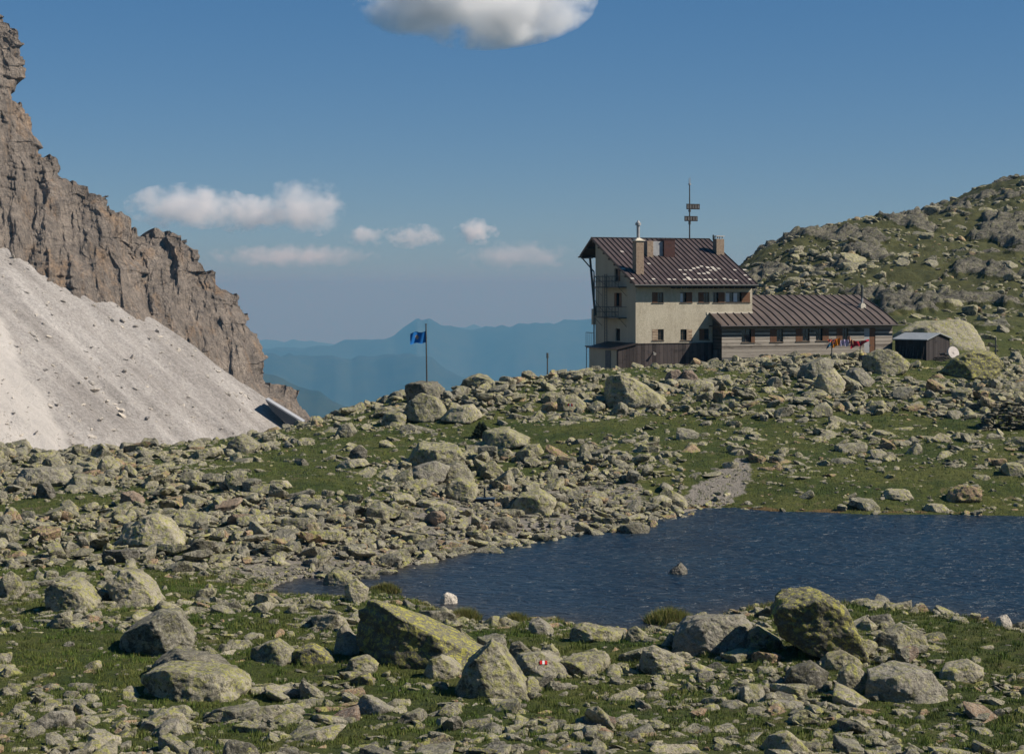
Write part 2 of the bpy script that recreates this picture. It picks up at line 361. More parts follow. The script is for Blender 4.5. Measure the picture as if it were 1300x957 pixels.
def py_of(X, Y, Z): return HOR+(CH-Z)/Y*F
def px_of(X, Y): return 650+X/Y*F
def blob(px, py, cx, cy, rx, ry, ang=0.0):
    c, s = math.cos(R(ang)), math.sin(R(ang)); dx = px-cx; dy = py-cy
    return np.exp(-(((dx*c+dy*s)/rx)**2+((-dx*s+dy*c)/ry)**2))
def rock_cover(px, py):
    """share of the ground hidden by rocks, as the photograph shows it"""
    c = np.where(py < 452, .20, np.where(py < 532, .62, np.where(py < 600, .33, .13)))
    c = np.where((py > 585) & (py < 735) & (px < 870), 1.0, c)
    c = np.where((py > 565) & (px < 300), 1.0, c)
    c = np.where((py >= 720), .52, c)
    c = np.where((py > 600) & (py < 720) & (px > 900), .13, c)
    def to(v, wgt): return c+(v-c)*np.clip(wgt*1.3, 0, 1)
    c = to(.05, blob(px, py, 360, 602, 150, 24, 10)); c = to(.07, blob(px, py, 450, 572, 90, 20, -8))
    c = to(.08, blob(px, py, 85, 637, 85, 11, -9)); c = to(.06, blob(px, py, 50, 835, 110, 22)); c = to(.1, blob(px, py, 360, 845, 110, 16))
    c = to(.03, blob(px, py, 1160, 788, 150, 17, 4)); c = to(.05, blob(px, py, 1280, 840, 70, 25)); c = to(.1, blob(px, py, 760, 825, 90, 12))
    c = to(.08, blob(px, py, 740, 545, 90, 10)); c = to(.12, blob(px, py, 1060, 620, 190, 25)); c = to(.65, blob(px, py, 1120, 835, 80, 22))
    c = to(.1, blob(px, py, 1180, 480, 60, 10)); c = to(.6, blob(px, py, 960, 500, 170, 18)); c = to(.75, blob(px, py, 1010, 350, 120, 34, -22)); c = to(.35, blob(px, py, 1200, 380, 120, 50))
    c = to(.12, blob(px, py, 620, 812, 60, 14)); c = to(.12, blob(px, py, 850, 474, 70, 6)); c = to(.1, blob(px, py, 230, 740, 50, 10))
    return c
def ground_h(X, Y, detail=True, want=False):
    z = base_h(X, Y); d = np.full(X.shape, 99.0)
    nr = (Y < 160) & (Y > 50) & (X > -60) & (X < 110)
    if nr.any(): d[nr] = sdist(X[nr], Y[nr])
    # undulation, faded near the lake, the hut and the foot of the viewer
    far = sstep(200, 300, Y)
    lum = fbm(X/14, Y/14, 1.3, 4)*(.38+1.1*far) + fbm(X/45, Y/45, 7.7, 2)*(.3+2.5*far)
    keep = sstep(0, 10, d)*sstep(28, 50, Y)
    hut = np.exp(-(((X-24)/22)**2+((Y-193)/10)**2)); keep = keep*(1-hut*.9)
    z = z+lum*keep*np.where(Y > 170, 1, np.where(Y < 165, 1, 1))
    px = px_of(X, np.maximum(Y, 1)); py = py_of(X, np.maximum(Y, 1), z)
    # rock slabs and ledges on the hillside
    sl = np.zeros(X.shape)
    hs = sstep(190, 250, Y)*sstep(8, 30, X)
    nz = fbm(X/16, Y/22+X/60, 3.1, 5)
    sl = hs*sstep(.10, .26, nz+.15*(rock_cover(px, py)-.3))
    ctr = np.floor(z/1.6+.8*fbm(X/9, Y/9, 2.2, 2))*1.6
    z = z+sl*(1.1*np.clip(nz, 0, 1)+.35*(ctr-z)*sstep(0, 1, sl))
    if detail:
        z = z+fbm(X/1.6, Y/1.6, 4.4, 4)*(.09+.25*far)*sstep(0, 3, d)+np.abs(perlin(X/.45, Y/.45, 9.0))*.07*(1-far)
        z = z+sl*ridged(X/5, Y/5, .5, 4)*.75+sl*np.floor(2*fbm(X/3, Y/3, 8.8, 2)+1)*.35
    # the lake basin and its banks
    zi = -.08-.22*np.clip(-d, 0, 6); zo = .04+.10*np.minimum(d, 4)
    k = sstep(0, 7, d)
    z = np.where(d < 0, zi, zo*(1-k)+np.where(d < 25, np.maximum(z, .16), z)*k) if nr.any() else z
    if not want: return z
    pth = [(( x-650)/F*yy, yy) for x, yy in PATHW]
    dp = near_poly(X, Y, pth)
    soil = sstep(1.9+np.where(px > 860, 1.0, 0), .2, dp+.9*fbm(X/1.6, Y/1.6, 6.6, 3))*.9*sstep(975, 935, px)
    soil = np.maximum(soil, sstep(590, 620, py)*sstep(745, 720, py)*sstep(880, 800, px)*sstep(150, 330, px)*.55*sstep(.4, .85, rock_cover(px, py)))
    soil = np.maximum(soil, np.clip(1-np.abs(d-.2)/1.6, 0, 1)*.75*((px < 880) | (py > 700) & (px < 480)))
    soil = np.maximum(soil, .9*blob(px, py, 590, 797, 22, 5)); soil = np.maximum(soil, .8*np.exp(-(((X-13)/9)**2+((Y-188.6)/1.1)**2)))
    soil = np.where(d < 0, .9, soil)
    wet = np.clip(1-np.abs(d-.3)/1.1, 0, 1)*np.clip(.75+1.1*fbm(X/2.5, Y/2.5, 3.9, 3), 0, 1.2)*((px > 860) | (py > 740))*.8
    return z, sl, soil, wet
def ground_Y(px, py, lo=48, hi=460):
    Ys = np.exp(np.linspace(math.log(lo), math.log(hi), 1200)); X = (px-650)/F*Ys
    g = ground_h(X, Ys, False); ray = CH+(HOR-py)/F*Ys
    hit = np.nonzero(g >= ray)[0]
    return float(Ys[hit[0]]) if len(hit) else None
PATHW = [(px, ground_Y(px, py) or 120) for px, py in PATH_PX]

def grid_faces(nr_, nc):
    i = np.arange(nr_-1)[:, None]*nc+np.arange(nc-1)[None]; return np.stack([i, i+1, i+nc+1, i+nc], -1).reshape(-1, 4)
uu = np.concatenate([-np.geomspace(2.5, .36, 40)[:-1], np.linspace(-.36, .36, 800), np.geomspace(.36, 2.5, 40)[1:]])
yy = np.concatenate([np.linspace(-30, 46, 40)[:-1], np.geomspace(46, 480, 980), np.geomspace(480, 1500, 50)[1:]])
UU, YY = np.meshgrid(uu, yy); OFF = 35.0
XX = UU*np.where(YY < 46, 46+OFF, YY+OFF)*(46/(46+OFF)*1.0 if False else 1.0)
Yq = np.maximum(YY, 1.0)
Z_, sl_, so_, we_ = ground_h(XX, Yq, True, True)
Z_ = np.where(YY < 46, np.minimum(Z_, 14), Z_)
fl = YY < 10
Z_ = np.where(fl, 10.2+(10-YY)*.02, Z_)
Z_ = np.where((YY >= 10) & (YY < 46), np.minimum(Z_, CH-.247*YY-.6+0*Z_), Z_)
ground = fast_mesh('ground', np.stack([XX, YY, Z_], -1).reshape(-1, 3), grid_faces(*XX.shape), M['ground'], smooth=True,
                   attrs=dict(slab=sl_.ravel(), soil=so_.ravel(), wet=we_.ravel()))
tag(ground, kind='structure')

# ------------------------------------------------------------------ water
wx = np.linspace(-22, 70, 185); wy = np.linspace(70, 125, 111); WX, WY = np.meshgrid(wx, wy)
dl = sdist(WX, WY)
def water_material():
    m, t, b = nmat('lake_water', .3)
    b.inputs['IOR'].default_value = 1.33; b.inputs['Specular IOR Level'].default_value = .5
    co = N(t, 'ShaderNodeNewGeometry').outputs['Position']
    deep = mix(t, ramp(t, noise(t, .12, 3, .5, vec=co), [(.35, 0), (.65, 1)]), (.006,.018,.034), (.010,.027,.046))
    t.links.new(mix(t, attr(t, 'shallow'), deep, (.05,.042,.032)), b.inputs['Base Color'])
    v = mapping(t, co, (1, 1.5, 1), (0, 0, .35))
    h = math_(t, 'ADD', noise(t, 1.3, 4, .58, vec=v, dist=.8), math_(t, 'MULTIPLY', noise(t, .3, 2, .5, vec=v), 1.2))
    bump(t, b, h, .5, 1.0)
    return m
water = fast_mesh('lake_water', np.stack([WX, WY, 0*WX], -1).reshape(-1, 3), grid_faces(*WX.shape), water_material(), smooth=True,
                  attrs=dict(shallow=(np.exp(np.minimum(dl, 0)/1.6)*.9*((WY < 92) | (WX < -2))).ravel()))
tag(water, kind='structure')

# ------------------------------------------------------------------ scree, cliff, far mountains
def scree_h(X, Y): return 42.0-.655*(X+173)+.30*(Y-480)
sx_ = np.linspace(-330, -40, 520); sy_ = np.geomspace(240, 520, 420); SX, SY = np.meshgrid(sx_, sy_)
SZ = scree_h(SX, SY)
along = SX*.9-SY*.42                                         # downhill direction
across = SX*.42+SY*.9
gul = fbm(across/14, along/120, .7, 4); SZ = SZ+gul*2.2+.8*fbm(across/4.5, along/70, 3.7, 3)+fbm(SX/3, SY/3, 5.5, 4)*.35+fbm(SX/45, SY/45, .2, 2)*1.5
ridge2 = sstep(-20, 0, -(SX+.345*SY+36+.25*(430-SY)))          # the paler fan at the lower left
SZ = SZ+1.5*np.exp(-((SX+.30*SY+14)/10)**2)
wk = np.exp(-(((SX+61)/11)**4+((SY-508)/16)**4)); SZ = SZ*(1-wk)+(scree_h(SX, SY)-1.6)*wk
def scree_material():
    m, t, b = nmat('scree', .95); co = N(t, 'ShaderNodeNewGeometry').outputs['Position']
    v = mapping(t, mapping(t, co, (1,1,1), (0,0,.44)), (.25, 1, .4))
    c = mix(t, ramp(t, noise(t, .1, 7, .65, vec=v), [(.35, 0), (.65, 1)]), (.31,.285,.262), (.53,.50,.47))
    c = mix(t, ramp(t, noise(t, 1.2, 6, .85, vec=co), [(.36, 0), (.68, 1)]), mix(t, 1.0, c, (.58,.57,.56), 'MULTIPLY'), mix(t, 1.0, c, (1.2,1.2,1.2), 'MULTIPLY'))
    c = mix(t, attr(t, 'fan'), c, (.60,.56,.515)); t.links.new(c, b.inputs['Base Color'])
    bump(t, b, noise(t, 1.0, 8, .8, vec=co), .8, 1.0); return m
M['scree'] = scree_material()
fan = sstep(0, 12, (-SX-.355*SY)+(SY-365)*.0+0)*.0
pxs = px_of(SX, SY); pys = py_of(SX, SY, SZ)
fan = sstep(6, -6, pxs-np.interp(pys, [385, 450, 520, 590], [-10, 25, 62, 108])+fbm(SX/8, SY/8, 0.1, 3)*10)*.7
scree = fast_mesh('scree_slope', np.stack([SX, SY, SZ], -1).reshape(-1, 3), grid_faces(*SX.shape), M['scree'], smooth=True, attrs=dict(fan=fan.ravel()))
tag(scree, kind='structure')

def cliff_material():
    m, t, b = nmat('dolomite_cliff', .95); co = N(t, 'ShaderNodeNewGeometry').outputs['Position']
    v = mapping(t, co, (.12, .12, .05))
    c = mix(t, ramp(t, noise(t, 1.0, 8, .7, vec=v), [(.35, 0), (.65, 1)]), (.17,.145,.125), (.36,.305,.26))
    c = mix(t, math_(t, 'MULTIPLY', ramp(t, noise(t, .9, 6, .7, vec=mapping(t, co, (.16,.16,.05), (0,0,2))), [(.52, 0), (.66, 1)]), .6), c, (.42,.28,.17))
    c = mix(t, ramp(t, noise(t, .8, 7, .8, vec=mapping(t, co, (1,1,.45))), [(.38, 0), (.62, 1)]), mix(t, 1.0, c, (.62,.62,.62), 'MULTIPLY'), mix(t, 1.0, c, (1.3,1.28,1.22), 'MULTIPLY'))
    t.links.new(c, b.inputs['Base Color'])
    h = math_(t, 'ADD', noise(t, .45, 8, .75, vec=mapping(t, co, (1,1,.45))), math_(t, 'MULTIPLY', noise(t, .9, 5, .7, vec=mapping(t, co, (.3,.3,1.2))), .25))
    bump(t, b, h, 3.2, 1.0); return m
M['cliff'] = cliff_material()
def cliff(name, sil, base, Y0, seed, ns=620, ntt=420, lean=35, amp=1.0):
    sil = np.array(sil, float)+np.array([13.0 if seed < 3 else 6.0, -9.0 if seed < 3 else -2.0]); base = np.array(base, float)
    def resamp(P, n):
        L = np.r_[0, np.cumsum(np.hypot(*np.diff(P, axis=0).T))]; q = np.linspace(0, L[-1], n); return np.stack([np.interp(q, L, P[:, 0]), np.interp(q, L, P[:, 1])], -1)
    a = resamp(sil, ns); bb = resamp(base, ns)
    tt = np.linspace(0, 1, ntt)[:, None]
    PX = bb[None, :, 0]*(1-tt)+a[None, :, 0]*tt; PY = bb[None, :, 1]*(1-tt)+a[None, :, 1]*tt
    Yb = Y0+lean*tt**1.3+0*PX; Yr_ = Yb-6.0
    X = (PX-650)/F*Yr_; Z = CH+(HOR-PY)/F*Yr_
    # faces: pillars, gullies, ledges, blocks
    d = ridged(X/34+seed, Z/80, .3, 3)*6+ridged(X/11, Z/28+seed, 1.3, 3)*2.2
    st = Z/3.4+1.3*fbm(X/18, Z/30, seed, 3); fr = st-np.floor(st)
    d += sstep(.0, .25, fr)*sstep(1, .7, fr)*.85*np.clip(.45+1.6*perlin(X/14, Z/12, seed+3.0), 0, 1)
    d += fbm(X/3.2, Z/5, seed+.5, 4)*1.1
    blk = np.floor(X/3.5+2*fbm(X/9, Z/9, 2.0, 2))*7.31+np.floor(Z/4.5+2*fbm(X/9, Z/9, 8.0, 2))*3.17
    d += (np.abs(np.sin(blk*12.9898+seed)*43758.5453) % 1)*.5
    d += ridged((X+.3*Z)/9, Z/45+seed, 2.4, 3)*1.6+ridged((X+.25*Z)/4.2, Z/22+seed, 4.4, 3)*1.2+ridged(X/2.0, Z/4.0, seed, 2)*.35
    Yv = Yb-d*amp*(1-.15*tt)
    Xj = X+fbm(X/6, Z/6, seed+9, 5)*2.4*tt**5+fbm(X/16, Z/9, seed+2, 3)*2.6*tt**7+((np.floor(Z/5+fbm(X*0, Z/7, 1.5, 2)*1.2)*.618) % 1-.5)*2.2*tt**9
    Zj = Z+fbm(X/5, Z/5, seed+5, 5)*2.0*tt**5+(np.floor(X/4+fbm(X/5, Z*0, 1.0, 2)) % 3-1)*1.0*tt**12
    # the mass behind the skyline
    nb = 24; q = np.linspace(0, 1, nb+1)[1:, None]
    by = Yv[-1][None]+q*110; bx = Xj[-1][None]*by/Yv[-1][None]-q*22; bz = Zj[-1][None]-q**2*30-q*3
    V = np.stack([np.r_[Xj, bx], np.r_[Yv, by], np.r_[Zj, bz]], -1)
    o = fast_mesh(name, V.reshape(-1, 3), grid_faces(*V.shape[:2]), M['cliff'], smooth=False)
    tag(o, kind='structure'); return o
cliff('rock_cliff', [(-330,-260),(-120,-120),(-40,-10),(0,42),(10,68),(15,90),(15,132),(24,150),(38,172),(42,198),(62,205),(74,222),(76,248),(112,254),(126,262),(137,283),(152,302),(166,345),(190,420)],
      [(-330,60),(-120,225),(0,390),(60,432),(150,500),(215,545)], 503, 1.7)
cliff('rock_cliff', [(118,300),(137,296),(152,308),(165,300),(175,296),(205,296),(235,305),(254,322),(258,345),(285,362),(300,374),(312,402),(322,420),(330,445),(335,470),(345,486),(354,492),(368,498),(392,520),(404,534),(412,556),(414,590)],
      [(60,430),(150,500),(250,570),(330,610),(380,640),(400,660)], 514, 5.2, lean=45)

# far ranges, each crest at its own distance
def far_sheet():
    u = np.concatenate([np.linspace(-.9, -.3, 60)[:-1], np.linspace(-.3, .3, 420), np.linspace(.3, .9, 60)[1:]]); y = np.geomspace(1100, 70000, 460)
    U, Y = np.meshgrid(u, y); X = U*Y; px = 650+U*F
    z = np.full(X.shape, -1.0)*np.interp(Y, [1100, 6000, 70000], [1150, 2100, 3000])+fbm(X/1800, Y/1800, .5, 4)*90
    ranges = [  # distance, crest (px,py) list, steepness
        (7500, [(-800,420),(200,440),(330,468),(350,474),(380,488),(400,494),(430,508),(470,524),(520,538),(600,560),(800,620),(2000,640)], .62),
        (14500, [(-800,430),(250,440),(340,447),(370,449),(398,452),(412,449),(425,449),(445,457),(462,452),(480,451),(500,447),(528,447),(545,452),(562,462),(580,471),(610,480),(660,492),(900,520),(2000,520)], .5),
        (47000, [(-800,500),(560,520),(640,484),(680,466),(720,448),(760,436),(850,420),(1100,430),(2000,450)], .5),
        (33000, [(-800,420),(330,434),(380,430),(420,434),(450,436),(480,428),(500,424),(520,418),(560,414),(600,412),(700,420),(760,425),(2000,415)], .42),
        (21000, [(-800,425),(380,440),(500,424),(520,412),(530,404),(536,407),(545,404),(560,411),(600,415),(700,408),(760,400),(900,395),(2000,395)], .42)]
    for i, (D, cr, k) in enumerate(ranges):
        cr = np.array(cr, float); cp = np.interp(px, cr[:, 0], cr[:, 1]); cz = CH+(HOR-cp)/F*D
        wob = D*.03*fbm(U*18, U*0+i, .1, 2)
        dist = np.abs(Y-D-wob)
        spur = 1+.12*ridged(X/(D*.06)+.5*fbm(X/(D*.05), Y/(D*.05), 2.0, 2), Y/(D*.06)+X/(D*.09), i, 3)*sstep(0, D*.08, dist)
        zz = cz-k*dist*.75*spur+fbm(X/(D*.018), Y/(D*.018), i*1.0, 4)*D*.0016
        z = np.maximum(z, zz)
    m, t, b = nmat('forested_mountain', .95); co = N(t, 'ShaderNodeNewGeometry').outputs['Position']
    c = mix(t, ramp(t, noise(t, .006, 8, .7, vec=co), [(.4, 0), (.62, 1)]), (.014,.03,.024), (.028,.045,.032))
    t.links.new(c, b.inputs['Base Color'])
    o = fast_mesh('far_mountains', np.stack([X, Y, z], -1).reshape(-1, 3), grid_faces(*X.shape), m, smooth=True); tag(o, kind='structure')
far_sheet()

# ------------------------------------------------------------------ haze
hz = MB(); hz.box(-70000, 70000, -400, 71000, -3400, 175)
m = bpy.data.materials.new('haze'); m.use_nodes = True; t = m.node_tree; t.nodes.clear()
pv = t.nodes.new('ShaderNodeVolumePrincipled'); out = t.nodes.new('ShaderNodeOutputMaterial'); t.links.new(pv.outputs[0], out.inputs['Volume'])
pv.inputs['Color'].default_value = (.11, .345, .59, 1); pv.inputs['Absorption Color'].default_value = (.60, .176, 0, 1); pv.inputs['Density'].default_value = 8.0e-5; pv.inputs['Anisotropy'].default_value = 0.0
tag(hz.build('haze', m), kind='stuff')

# ------------------------------------------------------------------ the hut: shared frame (x along the facade, y into the building)
TH = R(22.0); CT, ST = math.cos(TH), math.sin(TH)
HX, HY, HZ = 12.43, 190.0, 5.6
def fac(px, py, tt=0.0):
    """local (x, z) on the plane y = tt for a photograph point"""
    a = (px-650)/F; s_ = (a*(HY+tt*CT)-HX+tt*ST)/(CT-a*ST); Y = HY+s_*ST+tt*CT
    return s_, CH+(HOR-py)/F*Y-HZ
def gab(px, py, s_=0.0):
    a = (px-650)/F; tt = (HX+s_*CT-a*(HY+s_*ST))/(ST+a*CT); Y = HY+s_*ST+tt*CT
    return tt, CH+(HOR-py)/F*Y-HZ
W_, D_ = fac(955, 400)[0], gab(756, 380)[0]
RZ = 19.22-HZ; EZ = 14.32-HZ; EY = -.85
SL = (RZ-EZ)/(D_-EY)
def roof_z(y): return EZ+SL*(y-EY)
hut = tag(empty('mountain_hut', (HX, HY, HZ), TH), 'cream plastered three-storey mountain hut with a steep brown roof and small shuttered windows', 'hut')

def wall_grid(u0, u1, z0, z1, holes, depth, top=None, put=None):
    """rectangle with rectangular holes and reveals; put maps (u, outward d, z) to 3-D"""
    mb = MB(); us = sorted({u0, u1, *[h[0] for h in holes], *[h[1] for h in holes]}); zs = sorted({z0, z1, *[h[2] for h in holes], *[h[3] for h in holes]})
    if top:
        us = sorted(set(us) | set(np.linspace(u0, u1, 9)))
    for i in range(len(us)-1):
        for j in range(len(zs)-1):
            a, b_, c, d = us[i], us[i+1], zs[j], zs[j+1]; mu, mz = (a+b_)/2, (c+d)/2
            if any(h[0] < mu < h[1] and h[2] < mz < h[3] for h in holes): continue
            poly = [(a, c), (b_, c), (b_, d), (a, d)]
            if top:
                res = []
                for k in range(4):
                    p, q = poly[k], poly[(k+1) % 4]; fp, fq = top(p[0])-p[1], top(q[0])-q[1]
                    if fp >= 0: res.append(p)
                    if (fp >= 0) != (fq >= 0):
                        r = fp/(fp-fq); res.append((p[0]+(q[0]-p[0])*r, p[1]+(q[1]-p[1])*r))
                poly = res
            if len(poly) > 2: mb.quad([put(p[0], 0, p[1]) for p in poly])
    for a, b_, c, d in holes:
        for p, q in (((a, c), (b_, c)), ((b_, c), (b_, d)), ((b_, d), (a, d)), ((a, d), (a, c))):
            mb.quad([put(p[0], 0, p[1]), put(q[0], 0, q[1]), put(q[0], -depth, q[1]), put(p[0], -depth, p[1])])
    return mb
def obox(mb, put, u0, u1, d0, d1, z0, z1, m=0):
    p = [put(*q) for q in ((u0,d0,z0),(u1,d0,z0),(u1,d1,z0),(u0,d1,z0),(u0,d0,z1),(u1,d0,z1),(u1,d1,z1),(u0,d1,z1))]
    b = len(mb.v); mb.v += [tuple(x) for x in p]
    for q in ((0,3,2,1),(4,5,6,7),(0,1,5,4),(1,2,6,5),(2,3,7,6),(3,0,4,7)): mb.f.append(tuple(b+i for i in q)); mb.m.append(m)
def window(parent, put, u0, u1, z0, z1, lay, depth=.2, worn=False, curtain=False):
    """lay: list of 's' (closed leaf) and 'p' (pane) with widths"""
    f = MB(); fw = .05
    obox(f, put, u0+.004, u0+fw, -depth-.03, -depth+.05, z0+.004, z1-.004); obox(f, put, u1-fw, u1-.004, -depth-.03, -depth+.05, z0+.004, z1-.004)
    obox(f, put, u0+fw, u1-fw, -depth-.03, -depth+.05, z0+.004, z0+fw); obox(f, put, u0+fw, u1-fw, -depth-.03, -depth+.05, z1-fw, z1-.004)
    obox(f, put, u0-.04, u1+.04, -.0, .07, z0-.07, z0-.003)
    w_ = f.build('window', M['frame'], parent)
    tot = sum(x for _, x in lay); u = u0
    for k, x in lay:
        v = u+(u1-u0)*x/tot; g = MB()
        if k == 'p':
            obox(g, put, u+fw*.6, v-fw*.6, -depth-.02, -depth, z0+fw*.6, z1-fw*.6); g.build('pane', M['glass'], w_)
            g = MB(); obox(g, put, (u+v)/2-.018, (u+v)/2+.018, -depth+.001, -depth+.03, z0+fw, z1-fw); obox(g, put, u+fw, v-fw, -depth+.004, -depth+.027, (z0+z1)/2-.015, (z0+z1)/2+.015)
            g.build('glazing_bar', M['frame'], w_)
            if curtain:
                g = MB(); obox(g, put, u+fw, u+(v-u)*.55, -depth+.032, -depth+.036, z0+fw, z1-fw*2); g.build('curtain', M['curtain'], w_)
        else:
            obox(g, put, u+.01, v-.01, -.05, .02, z0+.01, z1-.01)
            for q in (.25, .5, .75): obox(g, put, u+.03, v-.03, .02, .03, z0+(z1-z0)*q-.02, z0+(z1-z0)*q+.02)
            g.build('shutter', M['shutter_worn' if worn else 'shutter'], w_)
        u = v
    return w_
pf = lambda u, d, z: (u, -d, z)              # facade: outward is -y
pg = lambda u, d, z: (-d, u, z)              # gable: outward is -x
def C1(cx, cz): return 720+cx/3.0233, 210+cz/3.0233
def C3(cx, cz): return 880+cx/3.095, 350+cz/3.095

# facade and gable walls
fw_spec = [((326, 487), (370, 527), [('s', 21), ('p', 23)], 0, 0), ((434, 487), (480, 526), [('p', 23), ('s', 23)], 0, 1), ((503, 487), (546, 526), [('s', 21), ('p', 22)], 0, 0),
           ((560, 487), (605, 526), [('p', 20), ('s', 25)], 0, 0), ((609, 486), (702, 525), [('p', 30), ('p', 30), ('s', 33)], 0, 1),
           ((326, 629), (371, 671), [('s', 23), ('p', 23)], 1, 0), ((435, 629), (480, 671), [('p', 23), ('s', 22)], 1, 0), ((507, 627), (546, 668), [('s', 20), ('p', 20)], 0, 0)]
holes = []
for a, b_, lay, wn, cu_ in fw_spec:
    x0, z1 = fac(*C1(*a)); x1, z0 = fac(*C1(*b_)); holes.append((x0, min(x1, W_-.12), z0, z1))
ZB = fac(807, 480)[1]-.6
mb = wall_grid(0, W_, ZB, EZ+.85*SL-.05, holes, .2, put=pf)
mb.quad([(W_, 0, ZB), (W_, D_, ZB), (W_, D_, roof_z(D_)-.2), (W_, 0, roof_z(0)-.2)])
mb.quad([(0, D_, ZB), (W_, D_, ZB), (W_, D_, roof_z(D_)-.2), (0, D_, roof_z(D_)-.2)])
mb.build('facade_wall', M['plaster'], hut)
for (a, b_, lay, wn, cu_), h in zip(fw_spec, holes): window(hut, pf, h[0], h[1], h[2], h[3], lay, worn=bool(wn), curtain=bool(cu_))
gspec = [((182, 396), (204, 443), [('s', 8), ('p', 12)]), ((181, 489), (209, 541), [('s', 8), ('p', 11), ('s', 8)])]
gh = []
for a, b_, lay in gspec:
    y1, z1 = gab(*C1(*a)); y0, z0 = gab(*C1(*b_)); gh.append((min(y0, y1), max(y0, y1), z0, z1))
y1, z1 = gab(*C1(186, 626)); y0, z0 = gab(*C1(203, 674)); dh = (min(y0, y1), max(y0, y1), z0, z1)
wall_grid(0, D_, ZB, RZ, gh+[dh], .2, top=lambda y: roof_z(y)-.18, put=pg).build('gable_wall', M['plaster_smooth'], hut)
for (a, b_, lay), h in zip(gspec, gh): window(hut, pg, h[0], h[1], h[2], h[3], lay)
d_ = MB(); obox(d_, pg, dh[0], dh[1], -.2, -.16, dh[2], dh[3]); do = d_.build('door', M['dark'], hut)
d_ = MB(); obox(d_, pg, dh[0]+.06, dh[0]+.12, -.16, -.1, (dh[2]+dh[3])/2-.05, (dh[2]+dh[3])/2); d_.build('handle', M['iron'], do)
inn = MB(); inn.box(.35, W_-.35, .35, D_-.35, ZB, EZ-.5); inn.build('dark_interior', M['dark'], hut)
fl_ = MB(); xa = fac(897, 398)[0]; fl_.box(xa, W_+.03, -.06, -.003, fac(900, 399.5)[1], fac(900, 396.3)[1]); fl_.build('flashing', M['flash'], hut)

# main roof
X0, X1 = -.5, fac(962, 362, EY)[0]
BY, BZ = 12.75, 17.36-HZ
SLB = (RZ-BZ)/(BY-D_); T_ = .16
rf = MB(); rf.prism_x([(EY, EZ), (D_, RZ), (BY, BZ), (BY, BZ-T_), (D_, RZ-T_*1.1), (EY, EZ-T_)][::-1], X0, X1)
n = int((X1-X0)/.56)
for i in range(n+1):
    x = X0+.03+(X1-X0-.06)*i/n
    rf.prism_x([(EY, EZ+.002), (D_, RZ+.002), (D_, RZ+.09), (EY, EZ+.09)][::-1], x-.035, x+.035, 1)
    rf.prism_x([(D_, RZ+.002), (BY, BZ+.002), (BY, BZ+.06), (D_, RZ+.06)][::-1], x-.035, x+.035, 1)
rf.box(X0, X1, D_-.12, D_+.12, RZ-.02, RZ+.075, 1)
pr = random.Random(5)
def rpatch(px, py, w, hgt):
    """a patch of bare sheet at a photograph point of the front slope"""
    lo, hi = EY, D_
    for _ in range(30):
        y = (lo+hi)/2; x, z = fac(px, py, y)
        if z > roof_z(y): lo = y
        else: hi = y
    x0 = X0+.03+(X1-X0-.06)/n*round((x-X0)/((X1-X0-.06)/n))+.03
    x1 = x0+max(1, round(w/.46))*(X1-X0-.06)/n-.06
    rf.quad([(x0, y, roof_z(y)+.006), (x1, y, roof_z(y)+.006), (x1, y+hgt, roof_z(y+hgt)+.006), (x0, y+hgt, roof_z(y+hgt)+.006)], 2)
CC = lambda x, y: (720+x/4.784, 280+y/4.784)
for x, y, w, h in [(335,187,.4,.35),(498,260,.4,.3),(322,290,.5,.35),(383,350,.5,.35),(478,365,1.4,.07),(520,354,.4,.35),(616,356,.46,.4),(652,356,.46,.3),(708,325,.46,.3),(703,356,.46,.3),(722,348,.3,.5),(745,358,.46,.5),(768,356,.46,.3),(790,358,.46,.5),(815,358,.46,.5),(838,358,.46,.4),(862,358,.46,.5),(880,356,.46,.3),(905,358,.46,.4),(955,355,.46,.5),(985,358,.3,.3),(1030,362,.46,.3),(1110,356,.6,.35),(1090,330,.46,.3),(1058,297,.46,.3),(1000,298,.46,.3),
                   (820,276,.46,.3),(800,285,.3,.4),(850,285,.9,.5),(880,292,.46,.5),(905,290,.4,.4),(930,292,.3,.4),(800,320,.9,.3),(860,318,.46,.5),(840,312,.3,.3),(868,300,.9,.25),(765,290,.2,.4),(735,300,.2,.3),(690,298,.2,.3),(712,298,.2,.2)]:
    a_ = CC(x, y); rpatch(a_[0]-1.5, a_[1]+1, w, h*.75)
roof = rf.build('roof', [M['roof'], M['seam'], M['patch']], hut)
ed = MB(); ed.box(X0, X1, EY-.06, EY-.004, EZ-.28, EZ-.02)
for i in range(22):
    x = .35+i*(W_-.5)/21; ed.box(x-.06, x+.06, EY+.02, -.01, EZ-.42, EZ-T_-.004) if 5 < i else None
for y in np.arange(.3, D_, 1.3): ed.box(X0+.02, -.01, y-.08, y+.08, roof_z(y)-.42, roof_z(y)-T_-.09)
for y in (D_+1.2, D_+2.6): ed.box(X0+.05, X1-.1, y-.07, y+.07, RZ-SLB*(y-D_)-.4, RZ-SLB*(y-D_)-T_-.09)
ed.build('rafter', M['seam'], roof)
gt = MB(); gt.tube((X0-.1, EY-.12, EZ-.1), (X1, EY-.12, EZ-.1), .07, n=8); gt.tube((X0-.1, BY+.09, BZ-.12), (X1, BY+.09, BZ-.12), .08, n=8)
gt.tube((X0+.1, BY-.3, BZ-.26), (X0+.1, D_-.1, BZ-.26), .06, n=6); gt.build('gutter', M['iron'], roof)

